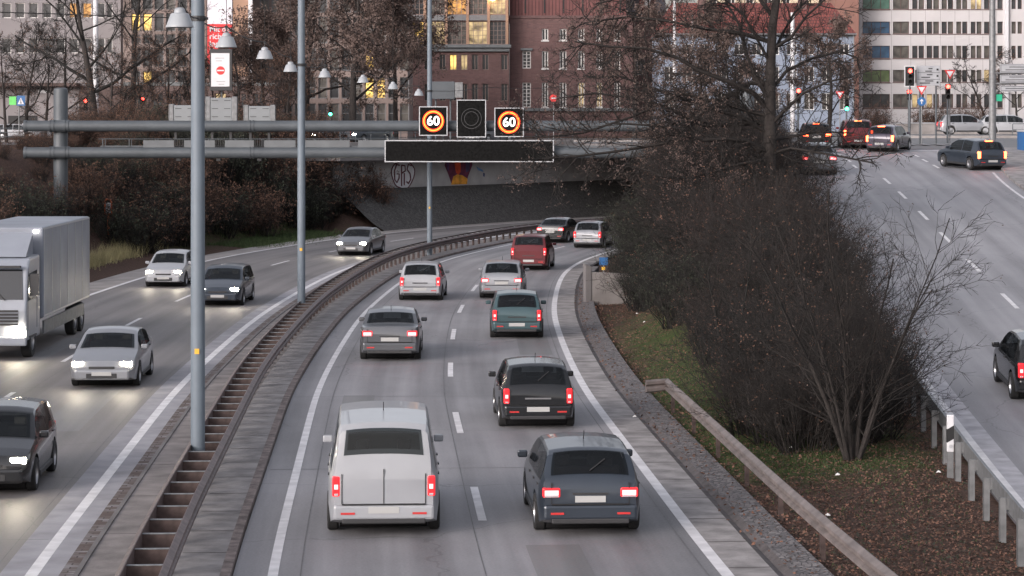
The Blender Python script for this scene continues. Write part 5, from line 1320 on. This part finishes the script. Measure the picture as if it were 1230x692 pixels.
# fallen leaves, grass, litter
def scatter(name,label,n,gen,mats,size,cat,up=.25,el=1.0,seed=9):
    rs_=np.random.RandomState(seed); P_=gen(rs_,n); z=height(P_[:,0],P_[:,1]); m=len(P_)
    u=rs_.normal(size=(m,3)); u[:,2]*=up; u/=np.linalg.norm(u,axis=1)[:,None]; w_=np.cross(u,rs_.normal(size=(m,3))*np.array([.25,.25,1])); w_/=np.linalg.norm(w_,axis=1)[:,None]
    c=np.c_[P_,z+.035]; s_=(size*(.5+rs_.rand(m)))[:,None]
    QV=np.stack([c-u*s_,c-w_*s_*.6*el,c+u*s_,c+w_*s_*.6*el],axis=1).reshape(-1,3)
    me=bpy.data.meshes.new(name); me.from_pydata(QV.tolist(),[],(np.arange(m*4).reshape(-1,4)).tolist())
    for q in mats: me.materials.append(M[q])
    me.polygons.foreach_set('material_index',rs_.randint(0,len(mats),m)); o=bpy.data.objects.new(name,me); col.objects.link(o); tag(o,label,cat,kind='stuff'); return o
def gen_island(rs_,n):
    Y=30+rs_.rand(n)**1.05*70; t0_=np.array([island(y) for y in np.linspace(30,100,71)]); a=np.interp(Y,np.linspace(30,100,71),t0_[:,0]); b=np.interp(Y,np.linspace(30,100,71),t0_[:,1])
    return np.c_[a+1.5+(b-a-1.0)*rs_.rand(n)**.9,Y]
scatter('fallen_leaves','scattered brown and reddish fallen leaves on the verge between motorway and ramp',95000,gen_island,['litter','leaf_d','litter','leaf_g'],.024,'fallen leaves')
def gen_gutter(rs_,n):
    Y=31+rs_.rand(n)*75; t=np.array([t_of(y,RE+1) for y in np.linspace(31,106,76)]); tt=np.interp(Y,np.linspace(31,106,76),t); s=RE+.72+rs_.rand(n)**.7*1.1
    return np.array([at(a,b)[:2] for a,b in zip(tt,s)])
o=scatter('fallen_leaves','thin trail of fallen leaves lying in the gutter by the cobbles',2600,gen_gutter,['litter','leaf_d'],.035,'fallen leaves',seed=12); o.location.z=.10
def grass(name,label,P_,hh,m,seed=4,wd=.012):
    rs_=np.random.RandomState(seed); n=len(P_); z=height(P_[:,0],P_[:,1])-.01; az=rs_.rand(n)*6.283; l=hh*(.5+rs_.rand(n)); dx=np.cos(az)*wd; dy=np.sin(az)*wd; lx=rs_.normal(size=n)*l*.35; ly=rs_.normal(size=n)*l*.35
    A_=np.c_[P_[:,0]-dx,P_[:,1]-dy,z]; B_=np.c_[P_[:,0]+dx,P_[:,1]+dy,z]; C_=np.c_[P_[:,0]+lx,P_[:,1]+ly,z+l]
    me=bpy.data.meshes.new(name); me.from_pydata(np.stack([A_,B_,C_],1).reshape(-1,3).tolist(),[],np.arange(n*3).reshape(-1,3).tolist()); me.materials.append(M[m])
    o=bpy.data.objects.new(name,me); col.objects.link(o); return tag(o,label,'grass',kind='stuff')
rs_=np.random.RandomState(2); P_=gen_island(rs_,90000)
gg=.65*np.exp(-((P_[:,0]-6.0)/2.0)**2-((P_[:,1]-51)/5)**2)+.6*np.exp(-((P_[:,0]-5.2)/1.6)**2-((P_[:,1]-62)/7)**2)+.4*np.exp(-((P_[:,0]-4.9)/1)**2-((P_[:,1]-57)/3)**2)+.10*((P_[:,1]>58)&(P_[:,1]<92))+.04
P_=P_[rs_.rand(len(P_))<gg*.9]
grass('grass','short mossy green grass around the multi-stemmed tree',P_,.055,'grass')
def near_line(p,q,n,w,seed):
    rs_=np.random.RandomState(seed); f=rs_.rand(n); p=np.array(p); q=np.array(q); d=(q-p)/np.linalg.norm(q-p); nn=np.array([-d[1],d[0]])
    return p+(q-p)*f[:,None]+nn*(rs_.normal(size=n)*w)[:,None]
grass('tall_grass','strip of pale straw-coloured grass on the left verge beside the lorry',near_line(px2(20,341,.05),px2(185,301,.05),5200,.35,3),.55,'strawg',wd=.012)
grass('grass','dull green grass at the foot of the bank near the underpass',near_line((-16,138),(-12,156),9000,1.1,6),.16,'grass',wd=.02)
R.seed(15)
for k,(x,y,lab) in enumerate(((765,378,'white paper scrap upper on the leafy slope near the wing wall'),(774,388,'white paper scrap lower on the leafy slope near the wing wall'),(731,419,'white scrap lying at the cobbles edge'),(1127,639 -70,'white scrap on the leaf litter by the ramp rail posts'),(1006,572,'white scrap on moss in front of the multi-stemmed tree'),(994,621,'crumpled scrap in the brown leaves'),(762,505,'white scrap on the pale edge slab'),(950,540,'small white scrap on the dark slope'))):
    X,Y=px2(x,y,.35); z=hz(X,Y)
    for _ in range(5): X,Y=px2(x,y,z); z=hz(X,Y)
    mb=MB(); s=.05
    mb.add([(-s,-s*.6,0),(s,-s*.5,.01),(s*.8,s*.7,.03),(-s*.7,s*.6,.015),(0,0,.05)],[(0,1,4),(1,2,4),(2,3,4),(3,0,4),(3,2,1,0)])
    tag(mb.build('paper_scrap','lit_trash',loc=(X,Y,max(z,.0)+.02)),lab,'litter')
# ------------------------------------------------------------------ buildings
M['wall_white']=mat('office_render',(.50,.485,.49),.8,var=.07,scale=.25)
M['wall_white2']=mat('office_panel_pink',(.56,.49,.51),.8,var=.06,scale=.25)
M['wall_grey']=mat('office_grey',(.215,.20,.205),.8,var=.10,scale=.2)
M['wall_stone']=mat('stone_pilaster',(.20,.155,.14),.8,var=.15,scale=.4)
M['wall_tan']=mat('tan_stone',(.34,.21,.145),.8,var=.12,scale=.5)
M['wall_brown']=mat('brown_cladding',(.10,.07,.065),.8,var=.25,scale=.3)
M['wall_tower']=mat('brown_tile_tower',(.24,.125,.10),.8,var=.12,scale=.4)
M['wall_cream']=mat('cream_render',(.62,.52,.38),.8,var=.06,scale=.3)
M['wall_blue']=mat('pale_blue_render',(.22,.26,.33),.8,var=.12,scale=.3)
M['cornice']=mat('grey_cornice',(.14,.15,.155),.7,var=.15,scale=1)
M['roof_red']=brick_mat('red_roof_tiles',(.22,.060,.050),(.16,.048,.040),(.08,.03,.03),1.0,.35,.4,.04)
M['roof_grey']=mat('grey_roof',(.12,.11,.115),.8,var=.2,scale=.6)
M['g_dark']=mat('window_dark',(.035,.037,.04),.22,0,var=.7,scale=.5,spec=.6)
M['g_curt']=mat('window_curtain',(.085,.078,.068),.35,0,var=.7,scale=.9,spec=.6)
M['g_blue']=mat('window_blue',(.03,.08,.15),.2,0,var=.5,scale=.6,spec=.6)
M['g_green']=mat('window_green',(.09,.13,.05),.25,0,var=.5,scale=.6,spec=.6)
M['g_teal']=mat('window_teal',(.07,.16,.12),.25,0,var=.4,scale=.6,spec=.6)
M['f_brown']=mat('frame_brown',(.10,.055,.05),.6,var=.1); M['f_white']=mat('frame_white',(.66,.64,.62),.5,var=.05); M['f_grey']=mat('frame_grey',(.16,.16,.165),.5,var=.1)
M['f_bronze']=mat('frame_bronze',(.22,.16,.14),.5,var=.1)
def lit_mat(name,c,s,vs=.7):
    m,N,L,b=newmat(name); b.inputs['Base Color'].default_value=(.05,.04,.03,1); b.inputs['Roughness'].default_value=.3
    tc=N.new('ShaderNodeTexCoord'); n=N.new('ShaderNodeTexNoise'); n.inputs['Scale'].default_value=vs; n.inputs['Detail'].default_value=3; L.new(tc.outputs['Object'],n.inputs[0])
    r=N.new('ShaderNodeMapRange'); r.inputs['From Min'].default_value=.35; r.inputs['From Max'].default_value=.65; r.inputs['To Min'].default_value=s*.15; r.inputs['To Max'].default_value=s*1.3; L.new(n.outputs[0],r.inputs[0])
    b.inputs['Emission Color'].default_value=(*c,1); L.new(r.outputs[0],b.inputs['Emission Strength']); return m
M['g_lit']=lit_mat('window_lit',(1,.62,.16),1.3); M['g_lit2']=lit_mat('window_lit_soft',(1,.72,.36),.45); M['g_lito']=lit_mat('window_lit_orange',(1,.45,.10),.6)
_wc={}
def win_mb(w,h,ft,nv,nh,fr=.08):
    mb=MB(); mb.box(-w/2,w/2,.10,.13,0,h,1)
    for a in ((-w/2,w/2,0,fr),(-w/2,w/2,h-fr,h),(-w/2,-w/2+fr,fr,h-fr),(w/2-fr,w/2,fr,h-fr)): mb.box(a[0],a[1],.0,.10,a[2],a[3],0)
    for k in range(1,nv): x=-w/2+w*k/nv; mb.box(x-fr/2,x+fr/2,.0,.098,fr,h-fr,0)
    for k in range(1,nh): z=h*k/nh; mb.box(-w/2+fr,w/2-fr,.01,.096,z-fr/3,z+fr/3,0)
    return mb
def building(name,label,x0,x1,Y,zb,zt,depth,wall,rows,frame='f_white',thick=.4,roof=None,fr=.08,cat='building',bands=None,rec=.18):
    """rows: (z0,z1,[(xa,xb,glass,nv,nh)]) in world metres"""
    cx=(x0+x1)/2; o=thing(name,label,cat,(cx,Y,zb)); mb=MB()
    mb.box(x0-cx,x1-cx,thick,depth,-.5,zt-zb)
    rows=sorted(rows,key=lambda r:r[0]); z=zb-.5
    for z0,z1,ws in rows:
        mb.box(x0-cx,x1-cx,0,thick+.01,z-zb,z0-zb); ws=sorted(ws); x=x0
        for w_ in ws:
            if w_[0]>x+.01: mb.box(x-cx,w_[0]-cx,.0,thick+.01,z0-zb,z1-zb)
            x=w_[1]
        if x<x1: mb.box(x-cx,x1-cx,.0,thick+.01,z0-zb,z1-zb)
        z=z1
    mb.box(x0-cx,x1-cx,0,thick+.01,z-zb,zt-zb)
    mb.build('wall',wall,o)
    allw=[(w_,z0,z1) for z0,z1,ws in rows for w_ in ws]
    allw.sort(key=lambda q:(q[1]>pZ(-8,Y))); extra={}
    for i,(w_,z0,z1) in enumerate(allw):
        w=w_[1]-w_[0]; h=z1-z0; gl=w_[2]; nv=w_[3] if len(w_)>3 else 2; nh=w_[4] if len(w_)>4 else 1
        key=(round(w,2),round(h,2),gl,nv,nh,frame,fr)
        if i<98:
            if key not in _wc: q=win_mb(w,h,frame,nv,nh,fr).build('window',[frame,gl],o); _wc[key]=q.data
            else: q=bpy.data.objects.new('window',_wc[key]); col.objects.link(q); q.parent=o
            q.location=((w_[0]+w_[1])/2-cx,rec,z0-zb)
        else:
            mm=extra.setdefault(gl,MB()); t_=win_mb(w,h,frame,nv,nh,fr); X=(w_[0]+w_[1])/2-cx
            of=len(mm.v); mm.v+=[(a+X,b+rec,c+z0-zb) for a,b,c in t_.v]; mm.f+=[tuple(k+of for k in f) for f in t_.f]; mm.m+=t_.m
    if extra:
        mm=MB(); mats=[frame]
        for gl,e in extra.items():
            mats.append(gl); of=len(mm.v); mm.v+=e.v; mm.f+=[tuple(k+of for k in f) for f in e.f]; mm.m+=[0 if q==0 else len(mats)-1 for q in e.m]
        tag(mm.build('windows',mats,o),None,kind='stuff')
    mb=MB(); mb.box(x0-cx-.15,x1-cx+.15,-.12,depth+.1,zt-zb+.002,zt-zb+.35); mb.build('roof_edge',roof or 'cornice',o)
    return o
R.seed(99)
# white office (right)
Y=330; f=lambda x:pX(x,Y); zz=lambda y:pZ(y,Y)
cols=[(1095.7,1110),(1113,1128),(1131,1145),(1148.6,1162),(1166,1179),(1182,1196)]
rows=[]; yr=[(-32,-18),(-3,11),(26,40.5),(55,70),(84,98.6),(113,129.5)]
tri=['g_teal','g_teal','g_blue','g_blue','g_green','g_dark']
for i,(a,b) in enumerate(yr):
    ws=[(f(1036),f(1069),tri[i],3,1),(f(1072.6),f(1092),'g_curt',2,1)]
    for c in cols:
        w_=(c[1]-c[0]-1.0)/2
        for q in (c[0],c[0]+w_+1.0): ws.append((f(q),f(q+w_),R.choice(('g_dark','g_curt','g_curt','g_dark')) if R.random()>.05 else 'g_lit2',1,1))
    ws.append((f(1198),f(1204.5),'g_dark',1,1))
    for k in range(4):
        for c in (1215+k*16,1222.3+k*16): ws.append((f(c),f(c+5.2),R.choice(('g_dark','g_curt')),1,1))
    rows.append((zz(b),zz(a),ws))
o=building('office_building','white multi-storey office with rows of brown-framed windows behind the cross street',f(1032),f(1290),Y,6.2,zz(-75),18,'wall_white',rows,'f_brown',.35,fr=.06)
cx=o.location.x
mb=MB(); mb.box(f(1206.3)-cx,f(1210.5)-cx,-.5,.0,0,zz(-70)-6.2); mb.build('white_pier','white',o)
mb=MB()
for i,(a,b) in enumerate(yr): mb.box(f(1035.5)-cx,f(1069.5)-cx,-.12,-.001,zz(b)-6.2-.16,zz(b)-6.2-.02); mb.box(f(1072)-cx,f(1204.5)-cx,-.10,-.001,zz(b)-6.2-.12,zz(b)-6.2-.02)
mb.build('sill','f_brown',o)
mb=MB()
for x in (1070.8,1094,1111.5,1129.5,1147,1164,1180.5,1197): mb.box(f(x)-cx-.02,f(x)-cx+.02,-.012,-.001,0,zz(-70)-6.2)
mb.build('panel_joint','wall_grey',o)
mb=MB(); mb.box(f(1148.6)-cx-.3,f(1163)-cx,-.03,-.015,.2,zz(-70)-6.2) if False else None
# brown tower and cream block
building('tower_block','narrow brown tiled tower wedged between the white office and the red roof',pX(1003,325),pX(1031.5,325),325,6.2,pZ(-70,325),14,'wall_tower',[],'f_brown')
Y=340; f=lambda x:pX(x,Y); zz=lambda y:pZ(y,Y)
building('apartment_block','cream apartment block rising behind the red tiled roof',f(845),f(1000),Y,6.2,zz(-60),12,'wall_cream',[(zz(b),zz(a),[(f(x),f(x+9),'g_dark',2,1) for x in range(852,995,22)]) for a,b in ((-8,6),(-34,-20))],'f_white')
# pale blue house with red roof
Y=285; f=lambda x:pX(x,Y); zz=lambda y:pZ(y,Y)
rows=[(zz(66),zz(53),[(f(x),f(x+12),'g_dark',2,1) for x in range(798,1015,21)]),(zz(98),zz(80),[(f(x),f(x+12),'g_dark',2,1) for x in range(798,1015,21)]),(zz(132),zz(112),[(f(x),f(x+12),'g_curt',2,1) for x in range(798,1015,21)])]
o=building('blue_house','pale blue rendered house with a long red tiled roof behind the big tree',f(790),f(1026),Y,6.2,zz(44),11,'wall_blue',rows,'f_white')
cx=o.location.x; x0,x1=f(788)-cx,f(1028)-cx; e=zz(44)-6.2+.3; rg=zz(13)-6.2
mb=MB(); mb.add([(x0,-.6,e),(x1,-.6,e),(x1-2.2,5.5,rg+1.2),(x0+2.2,5.5,rg+1.2),(x1,11.6,e),(x0,11.6,e)],[(0,1,2,3),(1,4,2),(4,5,3,2),(5,0,3),(0,5,4,1)]); mb.build('roof','roof_red',o)
mb=MB(); 
for x in (-6,6): mb.box(x-.5,x+.5,4.2,5.0,rg-1,rg+2.6)
mb.build('chimney','brick',o)
mb=MB(); mb.tube([(x0,-.66,e-.05),(x1,-.66,e-.05)],.10,8); mb.tube([(x1-.3,-.5,e),(x1-.3,-.5,.2)],.07,6); mb.build('gutter','galv',o)
# red brick building, main part
Y=300; f=lambda x:pX(x,Y); zz=lambda y:pZ(y,Y); mpp=Y/F
colx=[(651,658.5),(672.3,680.3),(694.3,702),(716.5,723.5),(737.8,745)]
rows=[(zz(48.5),zz(34.5),[(f(a),f(b),'g_dark',2,1) for a,b in colx]),(zz(82.3),zz(61.5),[(f(a),f(b),'g_dark',2,1) for a,b in colx]+[(f(627.5),f(637.7),'g_dark',2,5)]),(zz(129),zz(99.2),[(f(a),f(b),'g_lit2' if i in(2,3) else 'g_dark',2,1) for i,(a,b) in enumerate(colx)]+[(f(627.5),f(637.7),'g_dark',2,7)])]
o=building('brick_building','dark red brick building with small white windows behind the right speed display',f(612),f(760),Y,S,zz(22),16,'brick',rows,'f_white',.4,fr=.11,roof='brick')
cx=o.location.x
mb=MB(); mb.box(f(612)-cx,f(752)-cx,-.05,15.9,zz(22)-S+.353,zz(-60)-S); mb.build('ribbed_storey','ribbed',o)
mb=MB()
for x in (631,654,677,700,722,745): mb.box(f(x)-cx-.10,f(x)-cx+.10,-.075,-.052,zz(16)-S,zz(-22)-S)
mb.build('slit_window','black',o)
mb=MB(); mb.box(f(625.5)-cx,f(639.5)-cx,-.25,-.002,zz(60.7)-S,zz(58)-S); mb.box(f(612)-cx,f(760)-cx,-.3,-.002,zz(133.5)-S,zz(130)-S); mb.build('stone_lintel','cornice',o)
mb=MB()
for a,b in colx:
    for q in (48.5,82.3,129): mb.box(f(a)-cx-.1,f(b)-cx+.1,-.1,-.002,zz(q)-S-.16,zz(q)-S)
mb.build('sill','f_white',o)
# brick building, glazed wing
cw=[(489.5,495),(510.5,517.5),(520,522.5),(528.5,536),(540.8,549),(554,562),(567,574.5),(579.5,587),(602,609.8)]
r1=[(f(a),f(b),'g_lit' if i in (4,) else 'g_lit2' if i==5 else 'g_dark',2,1) for i,(a,b) in enumerate(cw) if i!=2]
r2=[(f(a),f(b),'g_dark',2,1) for i,(a,b) in enumerate(cw) if i!=2]
gx=[487.5,511,536.5,562,587,609]
pal=['g_lit','g_lit2','g_curt','g_lit2','g_dark']; pal2=['g_dark','g_curt','g_lito','g_curt','g_lit2']
bay=lambda y0,y1,pl:(zz(y1),zz(y0),[(f(gx[i])+.14,f(gx[i+1])-.14,pl[i],4,5) for i in range(5)])
rows=[(zz(84.5),zz(66),r1),(zz(121.5),zz(101),r2),bay(26.5,54,pal),bay(-16,18.5,pal2)]
o=building('brick_building','red brick wing with tall glazed upper storeys and lit rooms beside the far lamp pole',f(487),f(611.5),Y-2,S,zz(-45),15,'brick',rows,'f_bronze',.4,fr=.07)
cx=o.location.x
mb=MB(); mb.box(f(487)-cx-.2,f(614)-cx,-.7,-.002,zz(58)-S,zz(54.3)-S); mb.box(f(487)-cx-.1,f(612)-cx,-.4,-.004,zz(62.5)-S,zz(58.05)-S); mb.build('cornice','cornice',o)
mb=MB()
for x in gx: mb.box(f(x)-cx-.16,f(x)-cx+.16,-.22,-.003,zz(54)-S,zz(-45)-S)
mb.build('mullion','wall_tan',o)
mb=MB(); mb.box(f(487)-cx,f(610)-cx,-.15,-.002,zz(25.5)-S,zz(19)-S); mb.build('spandrel','f_grey',o)
mb=MB(); mb.lathe([(0,.1),(.5,.35),(.5,.6),(0,.8)],14,mt=Matrix.Translation((f(592)-cx,-.55,zz(3.5)-S))); mb.build('wall_lamp',emi('wall_lamp_glow',(1,.55,.2),14),o)
# grey roof piece and red annex at the right of the brick building
Y=312; f=lambda x:pX(x,Y); zz=lambda y:pZ(y,Y)
o=building('annex_house','brick annex with grey slanted roof between the brick wall and the red roof',f(752),f(798),Y,S+.4,zz(18),10,'brick',[(zz(90),zz(70),[(f(765),f(775),'g_dark',2,1)])],'f_white')
cx=o.location.x; mb=MB(); e=zz(18)-S-.4+.36
mb.add([(f(750)-cx,-.5,e),(f(800)-cx,-.5,e),(f(800)-cx,6,e+5.5),(f(750)-cx,6,e+5.5),(f(750)-cx,10,e),(f(800)-cx,10,e)],[(0,1,2,3),(2,5,4,3),(1,5,2),(4,0,3),(0,4,5,1)]); mb.build('roof','roof_grey',o)
mb=MB(); mb.box(f(768)-cx,f(786)-cx,-.3,3.0,e+.2,e+2.6); mb.build('dormer','roof_red',o); mb=MB(); mb.box(f(774)-cx,f(781)-cx,-.36,-.302,e+.6,e+2.0); mb.build('dormer_window','f_white',o)
# tan column building with banner, centre left
Y=250; f=lambda x:pX(x,Y); zz=lambda y:pZ(y,Y)
def grid(xs,ys,fn,nv=1,nh=2): return [(zz(b),zz(a),[(f(xa),f(xb),fn(i,j),nv,nh) for i,(xa,xb) in enumerate(xs)]) for j,(a,b) in enumerate(ys)]
xsD=[(x,x+11) for x in np.arange(308.5,487,14.2)]
o=building('office_building','tan stone office with a close grid of tall windows behind the brown trees',f(302),f(488),Y+3,S,zz(-60),14,'wall_stone',grid(xsD,[(-50,-22),(-17,13.5),(18.5,51),(57,84),(92,118),(124,148)],lambda i,j:'g_lit' if (j,i) in ((3,9),(4,9),(4,10)) else R.choice(('g_dark','g_curt','g_dark')),1,2),'f_grey',.45,fr=.09)
xsB=[(156,167),(170,181),(184,195),(198,209),(212,223),(226,237)]
o=building('office_building','brown stone office with two yellow-lit rooms left of the nearest lamp pole',f(146),f(250),Y+1,S,zz(-60),14,'wall_stone',grid(xsB,[(-50,-26),(-20,11),(15.5,37),(41,52),(57,80),(85,108),(118,150)],lambda i,j:'g_lit' if (j,i) in ((2,0),(2,1),(5,1)) else R.choice(('g_dark','g_curt','g_dark')),1,1),'f_grey',.45,fr=.09)
o=building('stair_tower','tan stone stair tower between two window grids beside the banner',f(250),f(302),Y-2,S,zz(-62),12,'wall_stone',[],'f_grey')
cx=o.location.x
mb=MB(); mb.box(f(283)-cx,f(301.5)-cx,-.25,-.003,pZ(92,Y)-S,zz(-60)-S); mb.build('stone_column','wall_tan',o)
mb=MB(); mb.box(f(301.5)-cx,f(306.5)-cx,-.7,-.3,pZ(110,Y)-S,zz(-60)-S); mb.build('white_fin','white',o)
mb=MB(); mb.box(f(252)-cx-.1,f(282.5)-cx,-.10,-.004,zz(90)-S,zz(-50)-S); mb.build('window_strip','wall_brown',o)
# banner
bw=(f(282)-f(252.5)); o=thing('advertising_banner','tall banner, white above and red below with white lettering, on the stair tower','banner',((f(252.5)+f(282))/2,Y-2.3,zz(86)))
mb=MB(); mb.box(-bw/2,bw/2,-.03,.03,0,zz(30)-zz(86)); mb.build('red_cloth',mat('banner_red',(.62,.04,.045),.7,var=.06,scale=.5),o)
mb=MB(); mb.box(-bw/2,bw/2,-.03,.03,zz(30)-zz(86)+.002,zz(-45)-zz(86)); mb.build('white_cloth',mat('banner_white',(.66,.64,.69),.7,var=.05,scale=.5),o)
for k,s_ in enumerate(('Mit den','richtigen','Ingenieu','Kar   ne')): text_mesh('lettering',s_,.80,'white',o,(-bw/2+.2,-.04,zz(36.5+8.6*k)-zz(86)),align='LEFT',offset=.012)
# pale office far left
Y=262; f=lambda x:pX(x,Y); zz=lambda y:pZ(y,Y)
xsA=[(x,x+10.8) for x in np.arange(-60,140,16.1)]
xsA=[(2.6+16.1*k,2.6+16.1*k+10.8) for k in range(-5,8)]+[(128,135)]
o=building('office_building','pale grey office with square dark windows and a dark base at the far street',f(-85),f(145),Y,S,zz(-60),16,'wall_grey',grid(xsA,[(-38,-20),(3.5,21.7),(46,64)],lambda i,j:'g_lito' if (j==1 and i in (10,11)) else 'g_dark',1,1),'f_white',.4,fr=.08)
cx=o.location.x
mb=MB(); mb.box(f(-85)-cx,f(96)-cx,-2.2,-.002,zz(104)-S,zz(100)-S); mb.build('canopy','wall_brown',o)
mb=MB(); mb.box(f(96)-cx,f(145)-cx,-.35,-.003,0,zz(103)-S); mb.build('dark_base','wall_brown',o)
mb=MB(); mb.box(f(46)-cx,f(57)-cx,-.1,-.003,zz(112)-S,zz(108.5)-S); mb.build('name_plate','signframe',o)
mb=MB(); mb.box(f(10)-cx,f(45)-cx,-.08,-.003,0,zz(139)-S); mb.build('garage_door','black',o)
# ground level links and a low red-brick base under the trees
o=building('shop_pavilion','low dark brown pavilion with lit shop windows under the bare trees',pX(150,240),pX(330,240),240,S,pZ(103,240),5,'wall_brown',[(pZ(132,240),pZ(112,240),[(pX(a,240),pX(a+14,240),'g_lit2' if a in (150,258,270) else 'g_dark',2,1) for a in (155,182,204,258,282,304)])],'f_brown')
EXPO=1.02
# ------------------------------------------------------------------ light, sky, camera
sc=bpy.context.scene
wd=bpy.data.worlds.new('World'); sc.world=wd; wd.use_nodes=True; N=wd.node_tree.nodes; L=wd.node_tree.links; bg=N['Background']
SUN_EL,SUN_AZ=math.radians(16),math.radians(-140)    # low sun behind cloud, behind and left of the camera
sk=N.new('ShaderNodeTexSky'); sk.sky_type='NISHITA'; sk.sun_disc=False; sk.sun_elevation=SUN_EL; sk.sun_rotation=SUN_AZ; sk.air_density=1.2; sk.dust_density=4
hs=N.new('ShaderNodeHueSaturation'); hs.inputs['Saturation'].default_value=.30; L.new(sk.outputs[0],hs.inputs['Color'])
mx=N.new('ShaderNodeMix'); mx.data_type='RGBA'; mx.blend_type='MULTIPLY'; mx.inputs[0].default_value=1; mx.inputs[7].default_value=(1.0,.972,1.03,1)
L.new(hs.outputs[0],mx.inputs[6]); L.new(mx.outputs[2],bg.inputs['Color']); bg.inputs['Strength'].default_value=.13
sl=bpy.data.lights.new('sun','SUN'); sl.energy=.5; sl.angle=math.radians(25); sl.color=(1,.93,.88)
so=bpy.data.objects.new('sun',sl); col.objects.link(so)
d=-Vector((math.cos(SUN_EL)*math.sin(SUN_AZ),math.cos(SUN_EL)*math.cos(SUN_AZ),math.sin(SUN_EL)))
so.rotation_euler=d.to_track_quat('-Z','Y').to_euler()
cd=bpy.data.cameras.new('camera'); cam=bpy.data.objects.new('camera',cd); col.objects.link(cam)
cam.location=(0,0,EYE); cam.rotation_euler=(PI/2,0,0); cd.sensor_width=36; cd.lens=85; cd.shift_y=-(346-HZ)/1230; cd.clip_end=3000; cd.clip_start=.5
sc.camera=cam
sc.view_settings.view_transform='Standard'; sc.view_settings.look='None'; sc.view_settings.gamma=1; sc.view_settings.exposure=EXPO
sc.cycles.max_bounces=5; sc.cycles.diffuse_bounces=3; sc.cycles.glossy_bounces=2; sc.cycles.transmission_bounces=2
sc.cycles.use_denoising=True; sc.cycles.sample_clamp_indirect=4; sc.cycles.use_light_tree=True
